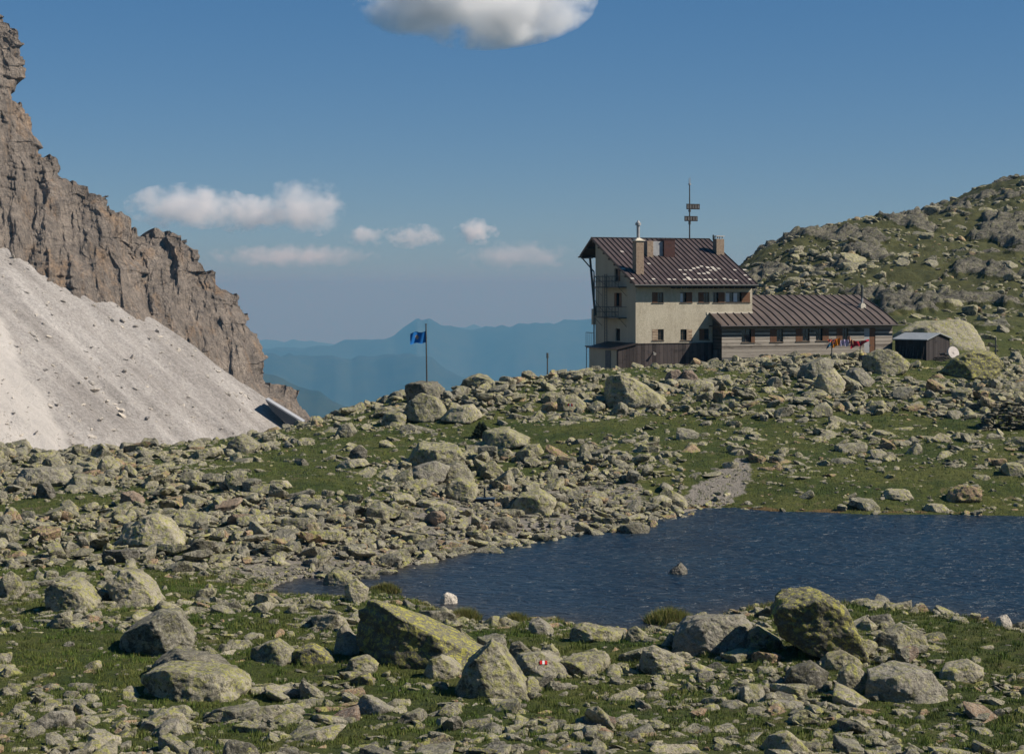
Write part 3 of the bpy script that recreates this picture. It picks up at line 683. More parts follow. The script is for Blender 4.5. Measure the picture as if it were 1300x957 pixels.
def chimney(px0, px1, pytop, pybase, depth, cap, mat='stone'):
    lo, hi = EY, D_
    for _ in range(30):
        y = (lo+hi)/2; x, z = fac((px0+px1)/2, pybase, y)
        if z > roof_z(y): lo = y
        else: hi = y
    x0, zt = fac(px0, pytop, y); x1, _ = fac(px1, pytop, y)
    return x0, x1, y, y+depth, roof_z(y)-.6, zt
x0, x1, y0, y1, zb, zt = chimney(807.5, 817.5, 306, 348.5, .85, 0)
c = MB(); c.box(x0, x1, y0, y1, zb, zt); ch = c.build('chimney', M['stone'], roof, bevel=.02)
c = MB(); xm, ym = (x0+x1)/2, (y0+y1)/2
c.box(x0-.1, x1+.1, y0-.1, y1+.1, zt+.003, zt+.1); b = len(c.v); c.v += [(x0, y0, zt+.103), (x1, y0, zt+.103), (x1, y1, zt+.103), (x0, y1, zt+.103), (xm, ym, zt+.42)]
for q in ((0,1,4),(1,2,4),(2,3,4),(3,0,4)): c.f.append(tuple(b+i for i in q)); c.m.append(0)
c.build('chimney_cap', M['flash'], ch.parent)
c = MB(); c.tube((xm, ym, zt+.3), (xm, ym, zt+1.65), .17, n=14); c.tube((xm, ym, zt+1.6), (xm, ym, zt+1.85), .3, .3, n=14); c.tube((xm, ym, zt+1.85), (xm, ym, zt+2.1), .22, .06, n=14)
c.build('flue', M['metal'], ch.parent)
x0, x1, y0, y1, zb, zt = chimney(821.5, 829.5, 306, 326.5, .8, 0)
c = MB(); c.box(x0, x1, y0, y1, zb, zt); c.build('chimney', M['stone'], roof, bevel=.02)
xb = chimney(829.6, 844, 306.3, 324.5, .12, 0)
c = MB(); c.box(x1+.01, xb[1]+.1, y0+.3, y0+.42, zb, zt-.02); c.build('sheet_panel', M['metal'], roof)
x0, x1, y0, y1, zb, zt = chimney(843.2, 856.8, 304.5, 326.5, 1.3, 0)
c = MB(); c.box(x0, x1, y0, y1, zb, zt); c.box(x0-.05, x1+.05, y0-.05, y1+.05, zt+.003, zt+.06); c.build('dormer', M['brown_metal'], roof)
x0, x1, y0, y1, zb, zt = chimney(909.5, 919.5, 303.5, 323.5, .8, 0)
c = MB(); c.box(x0, x1, y0, y1, zb, zt); c.build('chimney', M['stone'], roof, bevel=.02)
c = MB(); xm, ym = (x0+x1)/2, (y0+y1)/2
for dx in (-.28, .28):
    for dy in (-.28, .28): c.box(xm+dx-.04, xm+dx+.04, ym+dy-.04, ym+dy+.04, zt, zt+.26)
c.box(xm-.5, xm+.5, ym-.45, ym+.45, zt+.263, zt+.34); c.build('chimney_cap', M['patch'], roof)
c = MB(); c.tube((xm-.62, ym, zt-.1), (xm-.62, ym, zt+.45), .09, n=8); c.build('flue', M['iron'], roof)

# support poles, pipe, box and platform rail at the back corner, fire escape on the gable
def gp(px, py, s_): tt, z = gab(px, py, s_); return (s_, tt, z)
c = MB(); c.tube(gp(749, 327, -.25), gp(755.5, 400, -.12), .13, n=8); c.build('support_post', M['iron'], hut)
c = MB(); c.tube((-.12, D_+.12, ZB), (-.12, D_+.12, gab(757, 345)[1]), .07, n=8); c.tube((-.12, D_+.12, gab(757, 345)[1]), (-.2, BY-.2, BZ-.3), .07, n=8); c.build('downpipe', M['iron'], hut)
y_, z_ = gab(752, 392, -.05); c = MB(); c.box(-.1, 1.6, D_+.02, D_+.8, gab(752, 412, 0)[1], z_); c.build('balcony_box', M['plaster_smooth'], hut)
c = MB(); zt_, zb_ = gab(748, 422)[1], gab(748, 439)[1]
for y in np.linspace(D_+.2, D_+2.2, 5): c.bar((-.1, y, zb_), (-.1, y, zt_), .035)
c.bar((-.1, D_+.2, zt_), (-.1, D_+2.2, zt_), .04); c.box(-.2, 2, D_+.01, D_+2.3, zb_-.12, zb_); c.bar((-.1, D_+2.1, zb_-2.5), (-.1, D_+2.1, zb_), .06); c.bar((1.5, D_+2.1, zb_-2.5), (1.5, D_+2.1, zb_), .06); c.build('railing', M['iron'], hut)
fe = MB(); O_ = -.95
ya, yb = gab(790, 380, -.5)[0], gab(759, 380, -.5)[0]; ym_ = gab(776, 380, -.5)[0]
for py in (364, 402.5):
    z = gab(775, py, -.5)[1]
    fe.box(O_, -.01, ya, yb, z-.12, z)
    for zz in (.55, 1.05): fe.bar((O_, ya, z+zz), (O_, yb, z+zz), .055)
    for y in np.linspace(ya, yb, 9): fe.bar((O_, y, z), (O_, y, z+1.05), .042)
    for y in (ya, yb):
        fe.bar((O_, y, z+1.05), (-.02, y, z+1.05), .025); fe.bar((O_, y, z-.04), (-.02, y, z-.95), .03)
    fe.bar((O_, ya, z-.95*0+.1), (O_, ym_, z+1.05), .03)
plat = fe.build('fire_escape', M['iron'], hut)
fe = MB(); z0, z1 = gab(775, 436)[1], gab(775, 348)[1]
ys_ = np.linspace(ym_+.1, yb-.2, 4)
for y in (ym_, ym_+.5): fe.bar((O_-.05, y, z0), (O_-.05, y, z1), .06)
for z in np.arange(z0+.2, z1, .3): fe.bar((O_-.05, ym_, z), (O_-.05, ym_+.5, z), .02)
for y in ys_[1:]: fe.bar((O_, y, gab(775, 402.5)[1]), (O_, y, z1-.1), .035)
fe.bar((O_, ym_, gab(775, 402)[1]), (O_, yb, gab(775, 380)[1]), .05); fe.bar((O_, ym_, gab(775, 364)[1]), (O_, yb, gab(775, 350)[1]), .05)
fe.build('ladder', M['iron'], hut)

# dark board cladding along the base of the facade
xr = fac(903, 440)[0]; zt = fac(807, 436.6)[1]
c = MB(); c.prism_y([(.0, ZB), (xr, ZB), (xr, zt), (0, zt)], -.34, -.02); c.box(-.05, xr, -.4, -.003, zt+.003, zt+.05); c.build('board_cladding', M['cladding'], hut)
x, z = fac(829.2, 447.5, -.34); c = MB(); c.tube((x, -.34, z), (x, -.5, z+.02), .04, n=8); c.tube((x, -.46, z-.05), (x-.02, -.78, z-.14), .05, .15, n=12); lamp = c.build('wall_lamp', M['patch'], hut)
# small stones at the foot are scattered later

# lean-to shed on the gable
shed = tag(empty('lean_to_shed', (HX, HY, HZ), TH), 'low cream and dark-boarded lean-to shed with a dark roof under the hut gable', 'shed')
sx0 = fac(783, 450)[0]; yl = gab(748, 450, sx0)[0]; zr = fac(783, 444)[1]; zq = fac(807, 437.2)[1]
c = MB(); zbb = ZB-.8
c.quad([(sx0, 0, zbb), (sx0, yl, zbb), (sx0, yl, zr), (sx0, 0, zr)]); c.quad([(sx0, yl, zbb), (0, yl, zbb), (0, yl, zq), (sx0, yl, zr)])
c.build('wall', M['plaster_smooth'], shed)
c = MB(); c.prism_y([(sx0-.02, zbb), (-.003, zbb), (-.003, zq-.02), (sx0-.02, zr-.02)], -.34, -.003); c.build('front_boards', M['cladding'], shed)
c = MB(); c.prism_y([(sx0-.25, zr+.0), (-.004, zq+.02), (-.004, zq+.14), (sx0-.25, zr+.1)], -.5, yl+.15); c.build('roof', M['seam'], shed)
ya, yb = gab(775.5, 450, sx0)[0], gab(769, 450, sx0)[0]
c = MB(); c.box(sx0-.06, sx0-.003, ya, yb, gab(772, 470, sx0)[1], zr-.12); dd = c.build('door', M['concrete'], shed)
c = MB(); c.box(sx0-.1, sx0-.062, ya+.1, ya+.16, zr-1.2, zr-1.1); c.build('handle', M['iron'], dd)

# wooden annex
ann = tag(empty('wooden_annex', (HX, HY, HZ), TH), 'long low wing of weathered grey boards under a rusty brown roof beside the cream hut', 'building')
A0 = 8.70; D2 = 0
# solve the front plane depth so that its left corner falls at column 927
for k in range(200):
    D2 = .02*k+2
    if fac(927, 400, -D2)[0] < A0: continue
    break
ax0 = A0; ax1 = fac(1133, 420, -D2)[0]
P0 = (ax0-.0, -D2)
def ar(z): return z-HZ
ez = fac(927, 413.2, -D2-.5)[1]; kz = ar(11.35); rz = ar(13.2); ry = gab(1088, 375, ax1)[0]
prof = [(-D2-.5, ez), (-.05, kz), (ry, rz), (ry+3.5, rz-2.2)]
awb = fac(927, 462, -D2)[1]-.6
wt_ = ez+.10; wb_ = fac(927, 454, -D2)[1]
asp = [((190, 210), (243, 262), [('p', 36), ('s', 15)]), ((302, 210), (354, 260), [('s', 26), ('p', 26)]), ((403, 207), (458, 257), [('s', 27), ('p', 28)]), ((482, 207), (533, 255), [('p', 26), ('s', 25)]), ((563, 206), (610, 252), [('s', 23), ('p', 23)])]
ah = []
for a, b_, lay in asp:
    xa_, z1 = fac(*C3(*a), -D2); xb_, z0 = fac(*C3(*b_), -D2); ah.append((xa_, xb_, z0, z1))
xda, zda = fac(*C3(672, 205), -D2); xdb, zdb = fac(*C3(716, 308), -D2); dho = (xda, xdb, wb_+.02, zda)
pa = lambda u, d, z: (u, -D2-d, z)
wall_grid(ax0, ax1, wb_, wt_, ah+[dho], .18, put=pa).build('front_wall', M['siding'], ann)
for (a, b_, lay), h in zip(asp, ah): window(ann, pa, h[0], h[1], h[2], h[3], lay, depth=.18)
c = MB(); xm = (xda+xdb)/2
c.box(xda+.02, xm-.01, -D2+.06, -D2+.12, wb_+.03, zda-.02); c.build('door_panel', M['metal'], ann)
c = MB(); c.box(xm+.01, xdb-.02, -D2+.05, -D2+.12, wb_+.03, zda-.02); do = c.build('door', M['shutter'], ann)
c = MB(); c.box(xm+.06, xm+.1, -D2-.0, -D2+.047, wb_+1.0, wb_+1.15); c.build('handle', M['iron'], do)
c = MB(); c.quad([(ax0, -D2, awb), (ax0, 0, awb), (ax0, 0, kz-.1), (ax0, -D2, wt_)]); c.build('end_wall', M['siding_shaded'], ann)
c = MB(); c.box(ax0-.05, ax0+.9*0-.004, -D2+.9, -D2+2.2, awb+.8, awb+2.0); c.build('leaning_panel', M['concrete'], ann)
c = MB(); c.quad([(ax1, -D2, awb), (ax1, ry+3.4, awb), (ax1, ry+3.4, rz-2.3), (ax1, ry, rz-.12), (ax1, -.05, kz-.12), (ax1, -D2, wt_)]); c.quad([(W_, ry+3.4, awb), (ax1, ry+3.4, awb), (ax1, ry+3.4, rz-2.3), (W_, ry+3.4, rz-2.3)]); c.build('side_wall', M['siding'], ann)
c = MB(); c.box(ax0+.03, ax1-.03, -D2+.04, -D2+.4, awb, wb_-.003); c.build('plinth', M['concrete'], ann)
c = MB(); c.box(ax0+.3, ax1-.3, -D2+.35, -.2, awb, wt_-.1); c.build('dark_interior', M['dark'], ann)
c = MB(); al = ax0-.4; ar1 = ax1+.35
def slab_roof(mb, pr_, x0, x1, th=.13):
    up = pr_; dn = [(y, z-th) for y, z in pr_][::-1]; mb.prism_x((up+dn)[::-1], x0, x1)
slab_roof(c, [prof[0], (-.075, kz-.004)], al, W_+.02); slab_roof(c, prof, W_+.021, ar1)
na = int((ar1-al)/.88)
for i in range(na+1):
    x = al+.03+(ar1-al-.06)*i/na
    segs = list(zip(prof[:-1], prof[1:])) if x > W_+.05 else [(prof[0], (-.08, kz-.004))]
    for (ya_, za_), (yb_, zb_) in segs: c.prism_x([(ya_, za_+.002), (yb_, zb_+.002), (yb_, zb_+.1), (ya_, za_+.1)][::-1], x-.035, x+.035, 1)
aroof = c.build('roof', [M['roof2'], M['seam']], ann)
c = MB(); c.box(al, ar1, -D2-.57, -D2-.504, ez-.2, ez-.01); c.box(al-.06, al-.004, -D2-.5, -.1, ez-.15, ez-.02) ; c.tube((al, -D2-.62, ez-.08), (ar1+.8, -D2-.62, ez-.1), .06, n=8); c.build('gutter', M['seam'], aroof)
# flue near the right verge
tt = 1.2; xf, zf = fac(1094.5, 391, tt); zr_ = kz+(rz-kz)*(tt+.05)/(ry+.05); 
for k in range(60):
    tt = -3+.15*k; xf, zf = fac(1094.5, 390.5, tt); zz = np.interp(tt, [p[0] for p in prof], [p[1] for p in prof])
    if zf <= zz: break
c = MB(); c.box(xf-.3, xf+.3, tt-.25, tt+.25, zz-.3, zz+.32); c.box(xf-.2, xf+.2, tt-.2, tt+.2, zz+.323, zz+.45); c.build('flue_base', M['flash'], aroof)
c = MB(); ztp = fac(1094.5, 362, tt)[1]; c.tube((xf, tt, zz+.4), (xf, tt, zz+1.0), .11, n=12); c.build('flue', M['metal'], aroof)
c = MB(); c.tube((xf, tt, zz+1.0), (xf, tt, ztp-.2), .13, n=12); c.tube((xf, tt, ztp-.2), (xf, tt, ztp), .2, .12, n=12); c.build('flue_pipe', M['iron'], aroof)

# mast with two sign boards behind the ridge
mx, _ = fac(875.5, 303, D_+.4)
mast = tag(empty('antenna_mast', (HX+mx*CT-(D_+.4)*ST, HY+mx*ST+(D_+.4)*CT, HZ+RZ), TH), 'tall thin dark mast with two small dark slatted panels above the hut ridge', 'mast')
Ym = HY+mx*ST+(D_+.4)*CT
def zm(py): return CH+(HOR-py)/F*Ym-HZ-RZ
c = MB(); c.tube((0,0,-.9), (0,0,zm(234)), .085, .06, n=10); c.tube((0,0,zm(285)), (0,0,zm(281)), .14, n=8); c.tube((0,0,zm(269)), (0,0,zm(266.5)), .15, n=8); c.build('pole', M['iron'], mast)
c = MB(); c.tube((0,0,zm(235)), (0,0,zm(233.5)), .16, n=8); c.tube((-.05,0,zm(234)), (-.07,0,zm(226)), .05, .02, n=6); c.tube((.06,0,zm(234)), (.07,0,zm(224.5)), .035, .015, n=6); c.build('aerial', M['metal'], mast)
for (p0, p1, q0, q1, nb) in ((870.3, 889, 259, 266, 5), (867.5, 886, 274.5, 281, 5)):
    x0, x1 = (p0-875.5)/F*Ym, (p1-875.5)/F*Ym; c = MB(); c.box(x0, x1, -.16, -.09, zm(q1), zm(q0)); fr = c.build('panel', M['tar'], mast)
    c = MB(); wv = (x1-x0)/nb
    for k in range(nb):
        c.box(x0+wv*k+.07, x0+wv*(k+1)-.07, -.175, -.162, zm(q1)+.1, zm(q0)-.1)
    c.build('panel_insert', M['concrete'], fr)

# ------------------------------------------------------------------ rocks
def ico(sub):
    bm = bmesh.new(); bmesh.ops.create_icosphere(bm, subdivisions=sub, radius=1.0)
    V = np.array([v.co[:] for v in bm.verts]); Fc = np.array([[v.index for v in f.verts] for f in bm.faces]); bm.free(); return V, Fc
ICO = {k: ico(k) for k in (1, 2, 3, 4, 5, 6)}
def poly_rock(dirs, Nn, dd, p=22):
    q = np.maximum(dirs@Nn.T, 0)/dd; return (q**p).sum(1)**(-1/p)
def rock_variant(r_, kind):
    K_ = {'blocky': 7, 'angular': 9, 'rounded': 18, 'slab': 8}[kind]
    Nn = r_.normal(size=(K_, 3)); Nn /= np.linalg.norm(Nn, axis=1)[:, None]; dd = r_.uniform(.42, .95, K_)
    Nn = np.r_[Nn, np.eye(3), -np.eye(3)]; dd = np.r_[dd, np.full(6, .98)]
    return Nn, dd
KINDS = ['blocky', 'angular', 'slab', 'slab', 'angular', 'blocky', 'angular', 'rounded', 'slab', 'angular', 'blocky', 'angular', 'slab', 'angular', 'slab', 'blocky']
VAR = [rock_variant(np.random.default_rng(100+i), k) for i, k in enumerate(KINDS)]
def variant_mesh(i, sub):
    V, Fc = ICO[sub]; Nn, dd = VAR[i]; pw = 14 if KINDS[i] == 'rounded' else 60
    if KINDS[i] != 'rounded' and sub >= 2:
        P0 = V*poly_rock(V, Nn, dd, pw)[:, None]; gg = np.random.default_rng(500+i); ex = gg.normal(size=(5, 3)); ex /= np.linalg.norm(ex, axis=1)[:, None]
        Nn = np.r_[Nn, ex]; dd = np.r_[dd, (P0@ex.T).max(0)*gg.uniform(.7, .95, 5)]
    r = poly_rock(V, Nn, dd, pw)
    P = V*r[:, None]
    if sub >= 3:
        n1 = fbm(P[:, 0]*1.6+i*5, P[:, 1]*1.6, P[:, 2]*1.6, 3)
        n2 = ridged(P[:, 0]*2.3+i, P[:, 1]*2.3, P[:, 2]*4, 3)
        r2 = 1+.035*n1+.035*n2
        if sub >= 5: r2 = r2+.02*fbm(P[:, 0]*9, P[:, 1]*9, P[:, 2]*9, 4)
        P = P*r2[:, None]
    else: P = P*(1+.10*np.sin(V[:, :1]*7+i)*np.cos(V[:, 1:2]*6+i))
    s = {'slab': (1.25, .95, .5), 'blocky': (1.05, .95, .8), 'angular': (1.1, .9, .72), 'rounded': (1.1, .95, .72)}[KINDS[i]]
    return P*np.array(s), Fc

# sample positions
def sample_band(Ylo, Yhi, ulim, rmin, rmax, alpha, seed, cap):
    g = np.random.default_rng(seed); n = 400000
    Y = np.sqrt(g.uniform(Ylo**2, Yhi**2, n)); u = g.uniform(-ulim, ulim, n)
    area = (Yhi**2-Ylo**2)/2*2*ulim; X = u*Y
    z = base_h(X, Y); px, py = px_of(X, Y), py_of(X, Y, z)
    cov = rock_cover(px, py)
    clump = .35+1.3*sstep(-.28, .35, fbm(X/5.5, Y/5.5, seed*.37, 3))
    wgt = np.clip(cov*clump*1.15, 0, 1.2)
    q = g.uniform(size=n); r = (rmin**(-alpha)*(1-q)+rmax**(-alpha)*q)**(-1/alpha)
    er = np.mean(math.pi*r*r*.85)
    want = (wgt.mean()*area/er)
    want = min(want*1.2, cap)
    keep = g.uniform(size=n) < wgt/wgt.sum()*want
    return X[keep], Y[keep], r[keep]
bands = [sample_band(50, 92, .36, .10, .75, 2.1, 1, 30000), sample_band(92, 130, .34, .13, .8, 2.2, 2, 34000), sample_band(130, 200, .34, .18, .95, 2.1, 3, 20000), sample_band(200, 450, .34, .3, 1.7, 2.2, 4, 22000)]
RX = np.concatenate([b_[0] for b_ in bands]); RY = np.concatenate([b_[1] for b_ in bands]); RR = np.concatenate([b_[2] for b_ in bands])
RR = np.where((RY > 205), RR, np.minimum(RR, np.where((RY > 174) & (RX > 8) & (RX < 46), .7, 1.0)))
zg, sl_r, so_r, we_r = ground_h(RX, RY, False, True)
dl_r = np.full(RX.shape, 99.0); nn_ = RY < 160; dl_r[nn_] = sdist(RX[nn_], RY[nn_])
pw_ = near_poly(RX, RY, PATHW)
lx = (RX-HX)*CT+(RY-HY)*ST; ly = -(RX-HX)*ST+(RY-HY)*CT        # hut frame
inhut = ((lx > -3.2) & (lx < ax1+1.2) & (ly > -D2-1.0) & (ly < 14)) | ((lx > -3.2) & (lx < 9) & (ly > -2.0) & (ly < 14))
inhut |= (lx > -6) & (lx < 12) & (ly > -4.2) & (ly < 14) & (RR > .16)
inhut |= (RX > 39) & (RX < 46) & (RY > 187) & (RY < 203)
ok = ((dl_r > .1) | ((dl_r > -1.2) & (RR < .45))) & ~((pw_ < 1.6) & (RR > .12)) & ~inhut & (zg > -20)
ok &= ~((RY > 200) & (RX < 22))
ok &= ~((sl_r > .5) & (rng.uniform(size=len(RX)) < .75))
# rocks rim the rubble shore
RX, RY, RR, zg, dl_r = [a_[ok] for a_ in (RX, RY, RR, zg, dl_r)]
g_ = np.random.default_rng(21)
sh = []
for i in range(len(LAKE_PX)):
    a, b2 = LAKE_PX[i], LAKE_PX[(i+1) % len(LAKE_PX)]
    dens = 2.6 if (a[0] < 900 and a[1] < 745 and a[0] > 340) else (1.0 if a[1] < 700 else .8)
    if a[0] > 1400 or (a[0] < 500 and a[1] > 735): dens = 1.0
    A1, B1 = LAKE[i], LAKE[(i+1) % len(LAKE_PX)]; L = np.hypot(*(B1-A1)); nd = np.array([(B1-A1)[1], -(B1-A1)[0]])/max(L, .01)
    for k in range(int(L*dens)):
        q = A1+(B1-A1)*g_.uniform()+nd*g_.normal(0, .35); sh.append((q[0], q[1], g_.uniform(.12, .42)*(1.25 if dens > 2 else .9)))
sh = np.array(sh); RX = np.r_[RX, sh[:, 0]]; RY = np.r_[RY, sh[:, 1]]; RR = np.r_[RR, sh[:, 2]]
zg = np.r_[zg, np.maximum(ground_h(sh[:, 0], sh[:, 1], False), -.1)]
# a row of stones along the foot of the board cladding
ft = []
for k in range(46):
    x = -2.2+k*.24+g_.normal(0, .08); y = -.75+g_.normal(0, .14); ft.append((HX+x*CT-y*ST, HY+x*ST+y*CT, g_.uniform(.1, .22)))
ft = np.array(ft); RX = np.r_[RX, ft[:, 0]]; RY = np.r_[RY, ft[:, 1]]; RR = np.r_[RR, ft[:, 2]]; zg = np.r_[zg, ground_h(ft[:, 0], ft[:, 1], False)]
RV = g_.integers(0, len(VAR), len(RX)); RA = g_.uniform(0, 6.283, len(RX)); RN = g_.uniform(0, 1, len(RX))
RT = g_.normal(0, .22, (len(RX), 2)); RS = np.stack([g_.uniform(.8, 1.3, len(RX)), g_.uniform(.75, 1.15, len(RX)), g_.uniform(.6, 1.25, len(RX))], 1)
rpx, rpy = px_of(RX, RY), py_of(RX, RY, zg)
pile = rock_cover(rpx, rpy) > .6
RZz = zg+RR*np.where(pile, g_.uniform(-.2, .7, len(RX)), g_.uniform(-.35, .1, len(RX)))

# ---- hand-placed boulders: outline in the photograph gives the front profile, thickness and tilted faces are real
HERO = []
def hero(poly, label, mat='rock', depth=1.0, front=(0.1, .15), seed=1, name='boulder', rough=1.0, Y=None, sink=.12, ridge=None):
    poly = np.array(poly, float); cx = poly[:, 0].mean(); bot = poly[:, 1].max()
    if Y is None: Y = ground_Y(cx, bot-1) or 170
    wpx = poly[:, 0].max()-poly[:, 0].min(); wd = wpx/F*Y; Yc = Y+wd*.25*depth
    P = np.stack([(poly[:, 0]-650)/F*Yc, CH+(HOR-poly[:, 1])/F*Yc], 1); c0 = np.array([(P[:, 0].max()+P[:, 0].min())/2, (P[:, 1].max()+P[:, 1].min())/2])
    Q = P-c0; g = np.random.default_rng(seed)
    planes = []; dist = []
    area2 = sum(Q[i][0]*Q[(i+1) % len(Q)][1]-Q[(i+1) % len(Q)][0]*Q[i][1] for i in range(len(Q)))
    for i in range(len(Q)):
        a, b2 = Q[i], Q[(i+1) % len(Q)]; e = b2-a; nn = np.array([e[1], -e[0]])*(1 if area2 > 0 else -1); L = np.linalg.norm(nn)
        if L < 1e-6: continue
        nn /= L; dd0 = max(float(nn@a), .02)
        ty = g.uniform(-.12, .12); v = np.array([nn[0], ty, nn[1]]); planes.append(v/np.linalg.norm(v)); dist.append(dd0/np.linalg.norm(v))
    hd = wd*.5*depth
    fx, fz = front
    for v, k in (((fx, -1, fz), .8), ((fx-.75, -1, fz*.3), .98), ((fx+.7, -1, fz+.45), .95), ((.1, 1, .2), .9), ((-.6, 1, 0), 1.0), ((.7, 1, .3), 1.0)):
        v = np.array(v, float)+g.normal(0, .06, 3); v /= np.linalg.norm(v); planes.append(v); dist.append(hd*k)
    planes = np.array(planes); dist = np.array(dist)
    V, Fc = ICO[6 if wpx > 60 else 5]
    P0 = V*poly_rock(V, planes, dist, 60)[:, None]; ex = g.normal(size=(7, 3)); ex /= np.linalg.norm(ex, axis=1)[:, None]
    planes = np.r_[planes, ex]; dist = np.r_[dist, (P0@ex.T).max(0)*g.uniform(.76, .95, 7)]
    r = poly_rock(V, planes, dist, 80); Pm = V*r[:, None]
    sc0 = wd*.5; q = Pm/sc0
    n1 = fbm(q[:, 0]*1.3+seed, q[:, 1]*1.3, q[:, 2]*1.3, 4); n2 = ridged(q[:, 0]*1.5+q[:, 2]*.6, q[:, 1]*1.5, q[:, 2]*3.2+seed, 4); n3 = fbm(q[:, 0]*7, q[:, 1]*7, q[:, 2]*9+seed, 4)
    Pm = Pm*(1+rough*(.04*n1+.055*n2+.035*n3))[:, None]
    zc = c0[1]
    o = fast_mesh(name, Pm, Fc, M[mat], smooth=True, loc=(c0[0], Yc, zc-sink*.0))
    tag(o, label, 'boulder'); HERO.append((o, c0[0], Yc, wd/2, (poly[:, 1].min()+bot)/2)); return o, planes, dist
LM = []      # landmarks for the labels of the other rocks: (phrase, x, y)
def lm(phrase, px, py):
    Y = ground_Y(px, py)
    if Y: LM.append((phrase, (px-650)/F*Y, Y))
hero([(979,760),(985,756),(1045,754),(1062,757),(1080,790),(1097,830),(1090,838),(1010,818),(994,806)], 'tall leaning boulder crusted black and yellow standing highest on the grassy near shore', 'rock_yellow', .9, (-.35,.1), 3)
hero([(856,826),(862,800),(882,785),(938,781),(955,795),(958,818),(948,828)], 'rounded pale grey boulder spotted with yellow, just left of the tall leaning boulder', 'rock_pale', .9, (.25,.35), 4)
hero([(945,827),(952,800),(962,794),(990,812),(996,826)], 'low sloping grey rock wedged between the rounded pale boulder and the tall leaning one', 'rock', .9, (.2,.5), 5)
hero([(451,775),(466,764),(480,765),(610,822),(613,840),(560,846),(480,838),(455,815)], 'long wedge-shaped boulder with black and bright yellow crust sloping down to the right', 'rock_yellow', .62, (-.25,.15), 6)
hero([(575,885),(600,832),(618,812),(636,822),(655,850),(676,885)], 'upright pointed grey boulder with yellow blotches at the right foot of the long wedge', 'rock', .8, (.2,.4), 7)
marked = hero([(648,850),(662,831),(690,828),(722,846),(716,856),(670,858)], 'low yellow-green slab carrying a red and white painted trail mark', 'rock_pale', .9, (.15,.7), 8)
hero([(152,822),(165,798),(205,777),(226,776),(240,800),(248,824),(200,830)], 'big peaked grey boulder with a black shaded left face, near the lower left corner', 'rock', .85, (-.5,.05), 9)
hero([(180,860),(196,842),(225,826),(262,832),(290,846),(296,862),(240,866)], 'dark overhanging block between the peaked boulder and the broad flat slab', 'rock_dark', .7, (-.4,.0), 10)
hero([(178,885),(182,856),(215,846),(290,850),(312,864),(316,888)], 'broad flat-topped slab edged with yellow in the lower left foreground', 'rock', .75, (-.1,.3), 11)
hero([(56,772),(60,750),(78,738),(100,740),(126,762),(120,776)], 'square grey block with a flat dark face among the rocks at far left', 'rock', .9, (-.3,.2), 12)
hero([(142,758),(140,734),(150,724),(170,726),(200,748),(206,762),(170,768)], 'pale sloping boulder beside a dark hollow, left of the small lake inlet', 'rock_pale', .9, (.2,.5), 13)
hero([(0,757),(2,735),(14,724),(26,732),(30,750),(24,760)], 'round mottled boulder at the left edge of the picture', 'rock', .9, (.1,.4), 14)
hero([(556,773),(561,756),(567,752),(579,757),(581,772),(570,776)], 'small clean whitish rock standing at the water edge of the near shore', 'rock_clean', .8, (.2,.2), 15, rough=.6)
hero([(411,752),(413,732),(426,722),(440,727),(452,742),(440,754)], 'grey peaked rock at the mouth of the small inlet', 'rock', .9, (-.2,.3), 16)
hero([(436,758),(440,742),(452,736),(468,748),(464,762),(448,766)], 'brownish rock leaning on the peaked one at the inlet', 'rock_pale', .9, (.2,.3), 17)
hero([(847,735),(852,724),(864,715),(871,722),(873,736),(860,739)], 'small dark rock sticking out of the middle of the lake', 'rock_dark', .9, (-.2,.1), 18, Y=92.5)
hero([(784,676),(790,667),(812,663),(824,669),(823,677),(800,680)], 'flat rounded rock lying in the water off the far rubble shore', 'rock_dark', .9, (.1,.5), 19, Y=108)
hero([(516,600),(519,574),(532,566),(580,568),(589,582),(565,600)], 'large flat-topped boulder with a dark left face in the middle of the rubble', 'rock', .9, (-.5,.1), 20)
hero([(513,608),(528,592),(552,586),(570,592),(562,610),(535,614)], 'smooth low boulder in front of the large flat-topped one', 'rock_pale', .8, (.1,.6), 21)
hero([(556,616),(563,594),(580,587),(594,594),(600,606),(590,616)], 'round-shouldered grey boulder right of the smooth low one', 'rock', .9, (.1,.3), 22)
hero([(562,634),(570,612),(582,606),(604,616),(606,632),(590,638)], 'split grey boulder above the blue bench', 'rock', .9, (-.3,.3), 23)
hero([(608,606),(614,592),(627,586),(640,600),(636,608)], 'triangular grey boulder right of the round-shouldered one', 'rock', .9, (.2,.3), 24)
hero([(612,569),(616,549),(645,545),(672,556),(668,566),(640,571)], 'broad boulder with lichen on top beside the small dark conifer', 'rock', .9, (-.4,.2), 25)
hero([(654,578),(668,566),(684,564),(690,574),(672,580)], 'flat slab jutting out to the right below the broad boulder', 'rock', .8, (.1,.3), 26)
flagrock = hero([(515,490),(527,486),(553,486),(563,496),(556,512),(520,512)], 'dark brown flat-topped boulder on the skyline holding the flagpole', 'rock_dark', .9, (-.4,-.1), 27)
hero([(513,532),(518,512),(536,500),(555,506),(568,528),(560,536)], 'yellowish boulder pile-top just below the flagpole boulder', 'rock', .9, (.0,.4), 28)
hero([(560,534),(575,518),(600,514),(612,528),(596,538)], 'long pale rock right of the yellowish boulder under the flag', 'rock_pale', .8, (.1,.5), 29)
hero([(584,493),(590,482),(606,476),(620,479),(636,491),(620,496)], 'dome-shaped boulder on the skyline right of the flagpole', 'rock', .9, (-.2,.3), 30)
hero([(484,540),(488,526),(506,522),(516,528),(514,540)], 'dark-sided rock on the skyline left of the flagpole', 'rock', .9, (-.4,.1), 31)
hero([(426,552),(432,540),(446,537),(452,548),(446,556)], 'rounded rock on the skyline by the end of the cliff', 'rock', .9, (0,.3), 32)
